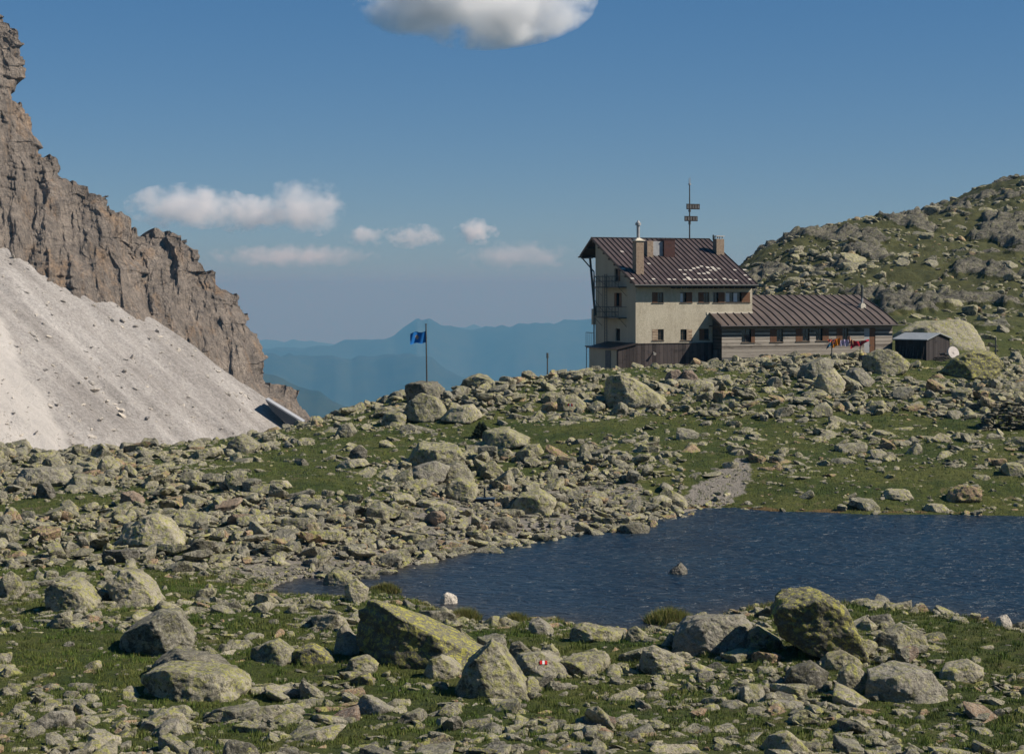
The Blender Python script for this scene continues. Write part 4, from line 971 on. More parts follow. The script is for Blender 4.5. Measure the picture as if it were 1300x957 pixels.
hero([(766,514),(768,486),(778,478),(802,480),(846,508),(838,516),(800,518)], 'big tilted lichen-green slab below the dark board cladding of the hut', 'rock', .8, (.1,.5), 33)
hero([(845,482),(850,472),(862,469),(868,480),(862,486)], 'tan and white rock at the end of the grass bank below the hut', 'rock_red', .9, (.1,.3), 34)
hero([(864,484),(868,472),(878,470),(886,480),(880,487)], 'rust-red rock below the hut, right of the tan one', 'rock_red', .9, (.1,.1), 35)
hero([(1096,470),(1102,452),(1118,444),(1138,448),(1150,460),(1148,472),(1120,476)], 'big rounded boulder in front of the right end of the wooden annex', 'rock', .9, (.0,.3), 36)
hero([(1028,498),(1040,475),(1058,469),(1074,486),(1062,502)], 'upright cracked slab with yellow-green lichen below the clothes line', 'rock_pale', .7, (.2,.5), 37)
hero([(1012,482),(1020,462),(1042,454),(1062,456),(1050,470),(1030,484)], 'leaning slab left of the clothes line post', 'rock', .8, (.1,.5), 38)
hero([(1072,482),(1080,468),(1094,468),(1110,484),(1102,492)], 'sloping slab between the clothes line and the big rounded boulder', 'rock_pale', .8, (.2,.5), 39)
hero([(1126,456),(1131,436),(1142,422),(1158,413),(1180,408),(1205,407),(1226,411),(1240,422),(1247,438),(1244,456)], 'huge smooth tan rock hump rising behind the dark woodshed', 'rock_pale', .7, (.1,1.1), 40, Y=210, rough=.6)
hero([(1196,472),(1212,456),(1235,446),(1258,448),(1272,464),(1262,480),(1222,482)], 'mound-like boulder covered with bright yellow-green lichen right of the woodshed', 'rock_yellow', .8, (.2,.6), 41)
hero([(1202,634),(1206,622),(1224,616),(1242,620),(1247,632),(1236,638)], 'dark rounded boulder standing alone on the meadow above the lake', 'rock', .9, (-.1,.3), 42)
hero([(1076,640),(1082,634),(1108,636),(1118,644),(1104,648)], 'low flat rock near the far grassy shore', 'rock', .8, (.1,.6), 43)
hero([(1120,632),(1128,622),(1152,622),(1156,630),(1140,634)], 'flat pale rock lying on the meadow above the far shore', 'rock_pale', .8, (.1,.8), 44)
hero([(1172,648),(1178,640),(1196,640),(1202,647),(1188,650)], 'flat rock close to the water on the far grassy shore', 'rock_pale', .8, (.1,.7), 45)
hero([(1268,598),(1278,588),(1300,590),(1306,600),(1284,604)], 'grey boulder at the right edge of the meadow', 'rock', .8, (.0,.3), 46)
hero([(152,692),(160,672),(184,656),(204,654),(234,682),(228,696)], 'wide sloping slab flecked with yellow in the left boulder field', 'rock_pale', .7, (.1,.7), 47)
hero([(124,714),(128,699),(178,698),(186,706),(182,716)], 'long block with a dark front face under the wide sloping slab', 'rock_dark', .5, (-.1,-.1), 48)
hero([(152,642),(155,626),(168,624),(184,634),(178,644)], 'reddish brown block with a dark left side in the left boulder field', 'rock_red', .9, (-.6,0), 49)
hero([(142,592),(152,573),(168,584),(170,594)], 'pyramid-shaped lichen boulder on the skyline in front of the scree', 'rock', .9, (.1,.4), 50)
hero([(286,574),(294,556),(308,552),(330,564),(326,576)], 'humped boulder at the foot of the scree, where the meadow begins', 'rock', .8, (-.3,.3), 51)
hero([(238,582),(250,572),(282,566),(284,576),(262,584)], 'long low outcrop on the skyline left of the humped boulder', 'rock', .7, (.1,.4), 52)
hero([(34,590),(44,576),(66,574),(74,586),(60,596)], 'yellow-streaked boulder on the skyline at far left', 'rock', .9, (0,.4), 53)
hero([(18,614),(30,596),(80,594),(92,606),(72,618)], 'long slab below the yellow-streaked boulder at far left', 'rock_pale', .7, (.1,.5), 54)
hero([(46,634),(50,616),(60,612),(70,622),(68,634)], 'dark upright block above the narrow grass strip on the left', 'rock_dark', .9, (-.3,0), 55)
hero([(86,614),(96,602),(122,606),(128,618),(104,622)], 'lichen-covered slab between the dark upright block and the pyramid boulder', 'rock', .8, (0,.5), 56)
hero([(441,584),(446,572),(456,565),(466,572),(464,584)], 'dark wedge standing alone on the sloping meadow', 'rock_dark', .9, (-.3,0), 57)
hero([(425,592),(440,584),(462,582),(468,590),(440,596)], 'flat tan slab at the foot of the dark wedge', 'rock_pale', .7, (.1,.7), 58)
hero([(334,620),(346,610),(364,610),(372,618),(352,622)], 'lone flat rock with a shaded underside on the green slope', 'rock_pale', .7, (.0,.2), 59)
hero([(370,838),(376,824),(398,818),(420,830),(424,840),(398,842)], 'low boulder with a bright yellow right edge in the grass left of the long wedge', 'rock_yellow', .8, (-.2,.3), 60)
hero([(318,842),(322,822),(352,812),(374,826),(368,842)], 'grey block with a dark front left of the yellow-edged boulder', 'rock', .8, (-.3,.2), 61)
hero([(440,850),(446,836),(466,832),(480,842),(474,856)], 'small yellow-spotted rock in front of the long wedge', 'rock', .9, (0,.4), 62)
hero([(538,858),(546,838),(562,831),(586,848),(578,862)], 'smooth brown-grey rock leaning under the right end of the long wedge', 'rock_pale', .9, (0,.2), 63)
hero([(425,832),(430,800),(440,790),(452,806),(456,830)], 'upright pale rock tucked against the left end of the long wedge', 'rock_pale', .8, (.2,.3), 64)
hero([(724,812),(730,798),(742,792),(762,796),(788,800),(790,812),(752,816)], 'rounded rock pair at the water left of the pale boulder', 'rock', .7, (.2,.4), 65)
hero([(670,806),(674,788),(684,784),(702,798),(700,806)], 'pointed rock with its foot in the water of the near shore', 'rock_pale', .8, (.2,.3), 66)
hero([(792,814),(798,802),(808,796),(822,806),(820,816)], 'dark rock beside the tuft of reddish water grass', 'rock', .8, (-.2,.2), 67)
hero([(735,842),(740,830),(754,822),(770,836),(764,846)], 'grey rock behind the trail-marked slab', 'rock', .8, (0,.3), 68)
hero([(644,834),(650,818),(660,814),(676,828),(670,838)], 'dark upright rock right of the pointed grey boulder', 'rock_dark', .8, (-.3,.1), 69)
hero([(684,838),(688,822),(700,818),(712,830),(708,840)], 'brown block just behind the trail-marked slab', 'rock', .8, (-.2,.3), 70)
hero([(808,846),(815,830),(832,822),(872,838),(868,852),(830,856)], 'sloping tan rock with cracks in the right foreground grass', 'rock_pale', .8, (.2,.5), 71)
hero([(1098,888),(1104,856),(1140,848),(1180,852),(1196,872),(1196,890)], 'pale lichen-flecked block in the bottom right foreground', 'rock_pale', .8, (.1,.4), 72)
hero([(1190,866),(1196,848),(1230,840),(1248,848),(1240,862)], 'isolated grey slab with a yellow top in the lower right grass', 'rock_pale', .8, (-.1,.5), 73)
hero([(1116,824),(1124,802),(1148,794),(1170,806),(1176,822)], 'lichen-green rock on top of the right foreground rock pile', 'rock', .9, (.1,.4), 74)
hero([(1040,850),(1048,832),(1070,826),(1088,836),(1092,850)], 'grey rock at the foot of the tall leaning boulder', 'rock', .9, (0,.3), 75)
hero([(994,868),(1004,848),(1030,840),(1048,852),(1044,872)], 'dark grey cracked rock in front of the tall leaning boulder', 'rock_dark', .9, (0,.3), 76)
hero([(1062,880),(1066,852),(1082,842),(1100,856),(1098,882)], 'upright layered rock below the tall leaning boulder', 'rock', .8, (0,.2), 77)
hero([(1264,798),(1268,784),(1278,780),(1284,790),(1282,798)], 'white rock at the water edge on the far right of the near shore', 'rock_clean', .8, (.1,.3), 78)
hero([(1204,792),(1210,784),(1226,784),(1230,792)], 'small grey rock on the near grassy bank by the water', 'rock_pale', .8, (.1,.4), 79)
hero([(724,670),(736,652),(754,654),(770,664),(766,674),(742,676)], 'dark squarish boulder with a rusty right side on the rubble shore', 'rock_dark', .8, (-.3,0), 80) if False else None
hero([(648,646),(660,628),(684,624),(704,634),(700,650),(670,654)], 'lichen boulder with a dark flat left face beside the leaning post', 'rock', .9, (-.4,.1), 80)
hero([(690,650),(692,632),(702,630),(708,640),(704,650)], 'rusty orange rock right of the boulder beside the leaning post', 'rock_red', .8, (.2,.2), 81)
hero([(620,676),(626,662),(640,656),(656,664),(654,676)], 'low black-brown rock in the rubble below the bench', 'rock_dark', .8, (0,.1), 82)
hero([(598,708),(604,698),(630,696),(646,704),(636,712)], 'flat dark rock lying half in the water at the rubble shore', 'rock_dark', .8, (.1,.4), 83)

hero([(700,522),(711,503),(728,500),(744,513),(740,522)], 'grey ridge rock bearing a small red and white trail mark left of the hut', 'rock', .8, (.1,.4), 84)
# trail marks painted on rocks
def paint_mark(x, y, z, name, label, s=.14):
    o = empty(name, (x, y, z), .15); o.rotation_euler = (R(-32), R(8), R(10)); tag(o, label, 'trail mark')
    for k, mt in ((-1, 'red'), (0, 'white'), (1, 'red')):
        b_ = MB(); b_.box(k*s*1.02-s*.48, k*s*1.02+s*.48, -.02, .0, -s*.75, s*.75); b_.build('stripe', PM[mt], o, bevel=.004)
m1, t1, b1 = nmat('red_paint', .6); b1.inputs['Base Color'].default_value = (.55,.02,.015,1); m2, t2, b2_ = nmat('white_paint', .6); b2_.inputs['Base Color'].default_value = (.75,.75,.72,1)
PM = {'red': m1, 'white': m2}

# ---- the scattered rocks: the 300 that show largest stand alone, the rest is one heap
for o, hx_, hy_, hr_, _ in HERO:
    k = np.hypot(RX-hx_, (RY-hy_)*.9) > hr_*.8+RR*.25
    RX, RY, RR, zg, RV, RA, RN, RT, RS, RZz, pile, rpx, rpy = [q[k] for q in (RX, RY, RR, zg, RV, RA, RN, RT, RS, RZz, pile, rpx, rpy)]
inframe = (rpx > -10) & (rpx < 1310) & (rpy < 965)
score = np.where(inframe, RR/RY, 0); order = np.argsort(-score); NIND = 300-len(HERO)
ind = order[:NIND]; rest = order[NIND:]
print('rocks', len(RX), 'heroes', len(HERO), 'individual', NIND)
SHM = []
for i in range(len(VAR)):
    V, Fc = variant_mesh(i, 5); o = fast_mesh('boulder', V, Fc, M['rock'], smooth=True); SHM.append(o.data); bpy.data.objects.remove(o)
LMK = [('the tall leaning boulder', 1035, 835), ('the rounded pale boulder', 905, 828), ('the long wedge boulder', 530, 842), ('the peaked boulder', 200, 828), ('the broad foreground slab', 245, 880),
       ('the small lake inlet', 375, 748), ('the blue bench', 614, 640), ('the leaning post', 643, 645), ('the flagpole', 541, 510), ('the dark conifer', 611, 560), ('the clothes line', 1057, 480), ('the woodshed', 1175, 470), ('the hut corner', 808, 476),
       ('the dark meadow boulder', 1225, 640), ('the stone cairn', 1278, 540), ('the wide sloping slab', 190, 692), ('the left grass strip', 85, 640), ('the pyramid boulder', 155, 592), ('the humped boulder', 308, 574), ('the lone flat rock', 352, 620),
       ('the gravel path', 900, 630), ('the upper path', 965, 575), ('the whitish shore rock', 568, 776), ('the marked slab', 685, 856), ('the far shore', 1060, 645), ('the right rock pile', 1150, 850), ('the tilted slab', 805, 517), ('the dark meadow wedge', 455, 584), ('the water grass tuft', 850, 792), ('the tall post', 1264, 478), ('the rubble shore', 760, 668), ('the square grey block', 90, 775), ('the bottom right corner', 1270, 880), ('the bottom left corner', 40, 880), ('the hillside skyline', 1100, 300), ('the hillside ledges', 1210, 350), ('the smooth tan hump', 1190, 412)]
for q in LMK: lm(*q)
MATS = ['rock']*14+['rock_pale']*7+['rock_yellow']*2+['rock_dark']*3+['rock_red']
MW = {'rock': 'grey', 'rock_pale': 'pale tan', 'rock_yellow': 'yellow-crusted', 'rock_dark': 'dark', 'rock_red': 'rusty brown'}
KW = {'blocky': 'blocky', 'angular': 'angular', 'rounded': 'rounded', 'slab': 'flat'}
seen = {}; INDO = []
mr = random.Random(11)
for j in ind:
    j = int(j); kind = KINDS[RV[j]]; mt = mr.choice(MATS); r = float(RR[j])
    o = bpy.data.objects.new('boulder', SHM[RV[j]]); COL.objects.link(o)
    o.location = (RX[j], RY[j], RZz[j]-.05*r); o.rotation_euler = (RT[j][0]*1.2, RT[j][1]*1.2, RA[j]); o.scale = tuple(RS[j]*r)
    if mt != 'rock': o.material_slots[0].link = 'OBJECT'; o.material_slots[0].material = M[mt]
    ds = sorted((math.hypot(RX[j]-x, (RY[j]-y)), ph, x, y) for ph, x, y in LM)
    d0, ph, x, y = ds[0]; dx, dy = RX[j]-x, RY[j]-y
    hor = 'right' if dx > 0 else 'left'; ver = 'behind' if dy > 0 else 'in front of'
    if abs(dx) > 2.2*abs(dy): pos = f'{hor} of'
    elif abs(dy) > 2.2*abs(dx): pos = ver
    else: pos = f'{ver} and {hor} of'.replace('in front of and', 'in front and')
    dist_w = 'just ' if d0 < 2 else ('a little ' if d0 < 6 else ('well ' if d0 < 14 else 'far '))
    sz = 'big' if score[j] > .0115 else ('medium-sized' if score[j] > .0075 else 'small')
    base_l = f'{sz} {MW[mt]} {KW[kind]} rock {dist_w}{pos} {ph}'.replace('behind and left', 'behind left').replace('behind and right', 'behind right').replace('in front and', 'in front').replace('medium-sized', 'medium')
    INDO.append((o, base_l, ds[1][1], float(RX[j]), float(RY[j]), math.floor(float(r)*10)))
from collections import defaultdict
grp = defaultdict(list)
for q in INDO: grp[q[1]].append(q)
for bl, qs in grp.items():
    if len(qs) == 1: lab = [bl]
    elif len(qs) == 2:
        if abs(qs[0][3]-qs[1][3]) > abs(qs[0][4]-qs[1][4]): qs.sort(key=lambda q: q[3]); lab = [bl+', left one', bl+', right one']
        else: qs.sort(key=lambda q: q[4]); lab = [bl+', nearer one', bl+', farther one']
    else:
        qs.sort(key=lambda q: q[3]); nm_ = ['leftmost', 'second leftmost', 'third leftmost', 'fourth leftmost', 'fifth leftmost', 'sixth leftmost', 'seventh leftmost', 'eighth leftmost']
        lab = [bl+', '+(nm_[min(i, 7)] if i < len(qs)-1 else 'rightmost') for i in range(len(qs))]
    for q, l in zip(qs, lab): tag(q[0], l, 'boulder', 'boulders strewn round the lake')
for q in HERO: q[0]['group'] = 'boulders strewn round the lake'

def merge(idx, name, X, Y, Z, Rr, Vv, Aa, Nr, Tt, Ss, mat, levels, extra=None):
    Vs, Fs, At = [], [], []; off = 0
    ppx = Rr/Y*F*1024/1300
    for lev, lo, hi in levels:
        for v in range(len(VAR)):
            k = idx[(Vv[idx] == v) & (ppx[idx] >= lo) & (ppx[idx] < hi)]
            if not len(k): continue
            bv, bf = variant_mesh(v, lev); nv = len(bv)
            P = bv[None]*(Ss[k]*Rr[k, None])[:, None, :]
            tx, ty = Tt[k, 0][:, None], Tt[k, 1][:, None]
            y1, z1 = P[..., 1]*np.cos(tx)-P[..., 2]*np.sin(tx), P[..., 1]*np.sin(tx)+P[..., 2]*np.cos(tx)
            x1, z2 = P[..., 0]*np.cos(ty)+z1*np.sin(ty), -P[..., 0]*np.sin(ty)+z1*np.cos(ty)
            ca, sa = np.cos(Aa[k])[:, None], np.sin(Aa[k])[:, None]
            W = np.stack([x1*ca-y1*sa+X[k, None], x1*sa+y1*ca+Y[k, None], z2+Z[k, None]], -1)
            Vs.append(W.reshape(-1, 3)); Fs.append((bf[None]+(np.arange(len(k))*nv)[:, None, None]+off).reshape(-1, 3)); At.append(np.repeat(Nr[k], nv)); off += nv*len(k)
    o = fast_mesh(name, np.concatenate(Vs), np.concatenate(Fs), mat, smooth=False, attrs=dict(rnd=np.concatenate(At)))
    print(name, 'verts', off); return o
o = merge(rest, 'scattered_rocks', RX, RY, RZz, RR, RV, RA, RN, RT, RS, M['rock_many'], [(1, 0, 1.6), (2, 1.6, 4.5), (3, 4.5, 11), (4, 11, 1e9)])
tag(o, kind='stuff')
# pebbles on the path and the rubble shore
n = 9000; gx = g_.uniform(-26, 14, n*6); gy = g_.uniform(84, 135, n*6); gp_ = near_poly(gx, gy, PATHW); gd = sdist(gx, gy)
keep = (g_.uniform(size=n*6) < np.maximum(np.exp(-(gp_/1.6)**2), .5*np.exp(-((gd-.3)/1.2)**2))) & (gd > -.2); gx, gy = gx[keep][:n], gy[keep][:n]
nn = len(gx); gr = g_.uniform(.035, .12, nn)
o = merge(np.arange(nn), 'gravel', gx, gy, ground_h(gx, gy, False)+gr*.4, gr, g_.integers(0, len(VAR), nn), g_.uniform(0, 6.3, nn), g_.uniform(0, .99, nn), g_.normal(0, .2, (nn, 2)), np.ones((nn, 3)), M['rock_many'], [(1, 0, 3), (2, 3, 99)])
tag(o, kind='stuff')
# blocks lying on the scree
m_s = rock_material('scree_stone', False, base=(.36,.335,.31), base2=(.66,.62,.58), lichen=0, dark=.05, red=0, sc_=.5)
n = 30000; ix = g_.integers(0, SX.size, n); gx, gy, gz = SX.ravel()[ix], SY.ravel()[ix], SZ.ravel()[ix]
gx = gx+g_.uniform(-.3, .3, n); gr = .16+.95*g_.uniform(size=n)**9
gr = gr*(.7+.6*sstep(-.1, .4, fbm(gx/14, gy/14, 3.3, 3)))
o = merge(np.arange(n), 'scree_stones', gx, gy, gz+gr*.1, gr, g_.integers(0, len(VAR), n), g_.uniform(0, 6.3, n), g_.uniform(0, .99, n), g_.normal(0, .35, (n, 2)), np.stack([np.full(n, 1.2), np.full(n, .9), np.full(n, .7)], 1), m_s, [(1, 0, 2), (2, 2, 5), (3, 5, 99)])
tag(o, kind='stuff')

# ------------------------------------------------------------------ grass
def grass_material():
    m, t, b = nmat('grass_blades', .8)
    r = attr(t, 'rnd'); co = N(t, 'ShaderNodeNewGeometry').outputs['Position']
    c = ramp(t, r, [(0, (.034,.066,.009)), (.45, (.085,.135,.019)), (.8, (.165,.175,.04)), (1, (.25,.185,.08))])
    c = mix(t, ramp(t, noise(t, .35, 4, .6, vec=co), [(.4, 0), (.65, .6)]), c, (.12,.11,.036))
    t.links.new(c, b.inputs['Base Color'])
    return m
M['grass'] = grass_material()
def blades(X, Y, Z, hgt, wid, rnd, name, lean=.5):
    n = len(X); a = g_.uniform(0, 6.283, n); la = g_.uniform(0, 6.283, n); ll = hgt*g_.uniform(0, lean, n)
    b0 = np.stack([X-np.cos(a)*wid, Y-np.sin(a)*wid, Z], -1); b1 = np.stack([X+np.cos(a)*wid, Y+np.sin(a)*wid, Z], -1)
    tp = np.stack([X+np.cos(la)*ll, Y+np.sin(la)*ll, Z+hgt], -1)
    V = np.stack([b0, b1, tp], 1).reshape(-1, 3); Fc = np.arange(3*n).reshape(-1, 3)
    return fast_mesh(name, V, Fc, M['grass'], attrs=dict(rnd=np.repeat(rnd, 3)))
n = 620000; Yg = np.sqrt(g_.uniform(52**2, 90**2, n)); Xg = g_.uniform(-.33, .33, n)*Yg
tus = fbm(Xg/.55, Yg/.55, 2.0, 3); big = fbm(Xg/4, Yg/4, 6.0, 3)
d = sdist(Xg, Yg); keep = (d > .12) & (g_.uniform(size=n) < .35+.8*sstep(-.2, .5, tus+big*.4)); Xg, Yg, tus, big, d = [q[keep] for q in (Xg, Yg, tus, big, d)]
Zg = ground_h(Xg, Yg, True); hh = (.05+.2*np.clip(tus+.3, 0, 1.2)**1.5+.06*np.clip(big, 0, 1))*g_.uniform(.5, 1.2, len(Xg))+.1*np.exp(-((d-.4)/.5)**2)
rn = np.clip(.35+.35*big+g_.normal(0, .2, len(Xg))+.35*np.exp(-((d-.2)/.35)**2), 0, 1)
tag(blades(Xg, Yg, Zg-.02, hh, .014, rn, 'grass'), kind='stuff')
n = 420000; Yg = np.sqrt(g_.uniform(90**2, 200**2, n)); Xg = g_.uniform(-.31, .31, n)*Yg
tus = fbm(Xg/.8, Yg/.8, 2.0, 3); big = fbm(Xg/6, Yg/6, 6.0, 3); d = sdist(Xg, Yg); zb_ = base_h(Xg, Yg); cov = rock_cover(px_of(Xg, Yg), py_of(Xg, Yg, zb_))
lx = (Xg-HX)*CT+(Yg-HY)*ST; ly = -(Xg-HX)*ST+(Yg-HY)*CT
keep = (d > .15) & (g_.uniform(size=n) < .2+.8*sstep(-.15, .5, tus+big*.3)) & (cov < .7) & ~((lx > -2.5) & (lx < ax1+.5) & (ly > -1) & (ly < 14)) & (near_poly(Xg, Yg, PATHW) > 1.2)
Xg, Yg, tus, big, d = [q[keep] for q in (Xg, Yg, tus, big, d)]; Zg = ground_h(Xg, Yg, True)
rn = np.clip(.4+.4*big+g_.normal(0, .18, len(Xg))+.5*np.exp(-((d-.3)/.5)**2)*(Xg > 8), 0, 1)
tag(blades(Xg, Yg, Zg-.02, (.08+.12*np.clip(tus+.4, 0, 1.2))*g_.uniform(.5, 1.2, len(Xg)), .022, rn, 'meadow_grass'), kind='stuff')
# tufts standing in the water
def tuft(px, py, w, h, label, Y=None, nb=1500, seed=1):
    Y = Y or CH*F/(py-HOR); X = (px-650)/F*Y; g = np.random.default_rng(seed); r = w/F*Y/2
    q = g.normal(0, .45, (nb, 2)); q = q[np.hypot(q[:, 0], q[:, 1]) < 1]; n = len(q); hg = h/F*Y
    bx, by = X+q[:, 0]*r, Y+q[:, 1]*r*.7; z0 = np.full(n, -.08); hh = hg*(1.1-.6*np.hypot(q[:, 0], q[:, 1]))*g.uniform(.5, 1.1, n)
    o = blades(bx, by, z0+.02*0, hh+.1, .016, np.clip(g.normal(.75, .2, n), 0, 1), 'grass_tuft', .7)
    m_ = MB(); m_.tube((X, Y, -.2), (X, Y, .07+hg*.15), r*.8, r*.45, n=14); s_ = m_.build('soil_mound', M['ground_brown'], o); tag(o, label, 'grass tuft', 'grass tufts standing in the lake')
M['ground_brown'] = simple('peaty_soil', (.05,.032,.015), (.12,.075,.03), 5, .95, .02)
tuft(850, 790, 66, 20, 'wide brown and green water grass tuft in the lake beside the rounded pale boulder', nb=5000)
tuft(655, 790, 34, 14, 'small tuft of water grass near the pointed rock on the near shore', nb=2200, seed=2)
tuft(490, 752, 40, 14, 'grass tuft at the left end of the lake beside the inlet rocks', nb=2600, seed=3)
tuft(590, 788, 44, 18, 'tall shore grass tuft with brown fringe beyond the long wedge boulder', nb=3200, seed=4)

# ------------------------------------------------------------------ flag, posts, bench, conifer, laundry, woodshed, cairn, retaining wall
Yf = HERO[26][2]; 
for q in HERO:
    if 'holding the flagpole' in q[0]['label']: Yf = q[2]
fxp, _, fz0 = pix(542, 487, Yf)
fp = tag(empty('flagpole', (fxp, Yf, fz0-.2), 0), 'thin dark flagpole standing on the brown skyline boulder', 'flagpole')
def zf_(py): return CH+(HOR-py)/F*Yf-fz0+.2
c = MB(); c.tube((0,0,0), (-.08,0,zf_(412)), .075, .055, n=10); c.tube((-.08,0,zf_(412)), (-.08,0,zf_(411)), .09, n=8); c.build('pole', M['iron'], fp)
m, t, b = nmat('blue_flag_cloth', .8); co = texco(t, 'Object'); sxz = N(t, 'ShaderNodeSeparateXYZ'); t.links.new(co, sxz.inputs[0])
cx_ = math_(t, 'ABSOLUTE', math_(t, 'ADD', sxz.outputs[0], .78)); cz_ = math_(t, 'ABSOLUTE', sxz.outputs[2])
em = math_(t, 'ADD', math_(t, 'MULTIPLY', cx_, 2.6), math_(t, 'MULTIPLY', cz_, 2.0)); em = math_(t, 'ADD', em, math_(t, 'MULTIPLY', noise(t, 7, 3, .7, vec=co), .7))
c_ = ramp(t, em, [(0, (.42,.36,.28)), (.72, (.3,.2,.13)), (.9, (.01,.12,.36)), (1, (.008,.13,.4))])
t.links.new(c_, b.inputs['Base Color']); M['flag'] = m
def cloth(name, mat, parent, w, h, nx=26, nz=14, amp=.12, f=2.2, droop=0.0, taper=0.0, loc=(0,0,0), rz=0, seed=0, th=.012, rag=0.0):
    g = np.random.default_rng(seed); U, V = np.meshgrid(np.linspace(0, 1, nx), np.linspace(-.5, .5, nz))
    hh = h*(1-taper*U)*(1+rag*fbm(U*3+seed, V*0, .3, 2)); X = U*w; Z = V*hh-droop*U**1.5+.06*h*np.sin(U*9+seed); Yv = amp*np.sin(U*f*6.28+V*2+seed)*(.2+.8*U)
    P = np.stack([X, Yv, Z], -1).reshape(-1, 3); Fc = grid_faces(nz, nx); n = len(P)
    P2 = P+np.array([0, th, 0]); Vv = np.r_[P, P2]; 
    rim = [i for i in range(nx)]+[i*nx+nx-1 for i in range(1, nz)]+[(nz-1)*nx+i for i in range(nx-2, -1, -1)]+[i*nx for i in range(nz-2, 0, -1)]
    sd_ = [[a, b2, b2+n, a+n] for a, b2 in zip(rim, rim[1:]+rim[:1])]
    o = fast_mesh(name, Vv, np.r_[Fc, Fc[:, ::-1]+n, np.array(sd_)], mat, parent, smooth=True, loc=loc); o.rotation_euler = (0, 0, rz); return o
fw = (541-521)/F*Yf
fl2 = cloth('flag', M['flag'], None, -fw, 14.5/F*Yf, amp=.14, f=1.6, droop=.12, rag=.15, loc=(fxp-.08, Yf, fz0-.2+zf_(428)), seed=2)
tag(fl2, 'small blue flag with a tan emblem blowing left from the top of the flagpole', 'flag')
def post(px, py0, py1, label, r=.07, lean=0, Y=None, knob=False):
    Y = Y or ground_Y(px, py1); X, _, z1 = pix(px, py1, Y); z0 = pix(px, py0, Y)[2]
    p = tag(empty('post', (X, Y, z1), 0), label, 'post'); c = MB(); c.tube((0,0,-.3), (lean, 0, z0-z1), r, r*.85, n=8); c.build('shaft', M['iron'], p)
    if knob: c = MB(); c.tube((lean,0,z0-z1-.5), (lean,0,z0-z1), r*1.6, r*1.5, n=8); c.build('head', M['iron'], p)
    return p
post(695, 448, 475, 'short dark post on the slope left of the hut', .07, knob=True, Y=182)
post(1264, 428, 476, 'tall thin dark post on the grass right of the woodshed', .075)
post(642, 634, 647, 'short black post leaning over the rubble beside the lichen boulder', .07, .2)
# bench
Yb = ground_Y(614, 640); bx_, _, bz_ = pix(614, 640, Yb)
m, t, b = nmat('blue_black_paint', .5); b.inputs['Base Color'].default_value = (.014,.022,.035,1); M['benchm'] = m
m, t, b = nmat('blue_top', .45); b.inputs['Base Color'].default_value = (.04,.065,.1,1); M['bencht'] = m
bn = tag(empty('bench', (bx_, Yb, bz_), .05), 'low dark blue bench standing on the rubble above the lake', 'bench')
w2 = 14.5/F*Yb; c = MB(); c.box(-w2, w2, -.3, .3, .34, .41); c.build('seat', M['bencht'], bn, bevel=.01)
c = MB(); c.box(-w2+.03, w2-.03, -.26, -.22, .1, .335); c.box(-w2+.03, w2-.03, .22, .26, .1, .335); c.build('side_board', M['benchm'], bn)
for sx2 in (-1, 1): c = MB(); c.box(sx2*(w2-.14)-.05, sx2*(w2-.14)+.05, -.22, .22, -.3, .335); c.build('leg', M['benchm'], bn)
c = MB(); c.box(.0, .11, -.04, .06, .41, .41+12.5/F*Yb); c.box(-.05, .16, -.08, .1, .412, .45)
o = c.build('post', M['benchm'], None, loc=(bx_, Yb, bz_)); tag(o, 'short dark upright post rising behind the middle of the blue bench', 'post')
# conifer
Yt = ground_Y(611, 556); tx_, _, tz_ = pix(611, 556, Yt)
tr = tag(empty('dwarf_conifer', (tx_, Yt, tz_)), 'small dark conifer bush growing beside the broad lichen boulder', 'bush')
c = MB(); c.tube((0,0,-.2), (.02,0,.9), .07, .015, n=8); c.build('trunk', M['ground_brown'], tr)
g = np.random.default_rng(9); n = 5200; hh = g.uniform(0, 1, n)**.8; rad = (.5*(1-hh**1.6)+.1)*np.sqrt(g.uniform(.1, 1, n))*(1+.25*np.sin(hh*34)); aa = g.uniform(0, 6.28, n)
P = np.stack([rad*np.cos(aa)*1.1, rad*np.sin(aa)*1.1, .05+hh*1.0*(1+.2*np.sin(aa*2))-rad*.2], -1); dv = np.stack([np.cos(aa), np.sin(aa), g.uniform(-.2, .7, n)], -1)*.15; sd2 = g.normal(0, 1, (n, 3))*.02
V = np.stack([P-sd2, P+sd2, P+dv], 1).reshape(-1, 3); m, t, b = nmat('dark_needles', .8); b.inputs['Base Color'].default_value = (.02,.032,.016,1)
fast_mesh('crown', V, np.arange(3*n).reshape(-1, 3), m, tr)
# clothes line
Yl = 186.5; z_l = lambda py: CH+(HOR-py)/F*Yl
def lx_(px): return (px-650)/F*Yl
cl = tag(empty('clothes_line', (lx_(1056), Yl, z_l(476))), 'clothes line strung between two thin dark posts in front of the wooden annex', 'clothes line')
c = MB(); c.tube((0,0,-.6), (0,0,z_l(430)-z_l(476)), .055, n=8); c.build('post', M['iron'], cl)
c = MB(); c.tube((lx_(1092)-lx_(1056), 0, -.2), (lx_(1092)-lx_(1056), 0, z_l(433)-z_l(476)), .05, n=8); c.build('post', M['iron'], cl)
c = MB(); c.tube((0, 0, z_l(431.5)-z_l(476)), (lx_(1092)-lx_(1056), 0, z_l(434)-z_l(476)), .012, n=6); c.build('line', M['iron'], cl)
def cm(name, c1, c2=None, sc_=3): return simple(name, c1, c2 or tuple(x*.6 for x in c1), sc_, .85, 0)
G_ = 'laundry blowing on the clothes line'
def laundry(name, px, py, wpx, hpx, mat, label, **kw):
    o = cloth(name, mat, None, wpx/F*Yl, hpx*1.3/F*Yl, loc=(lx_(px), Yl-.05, z_l(py)), **kw); tag(o, label, 'laundry', G_); return o
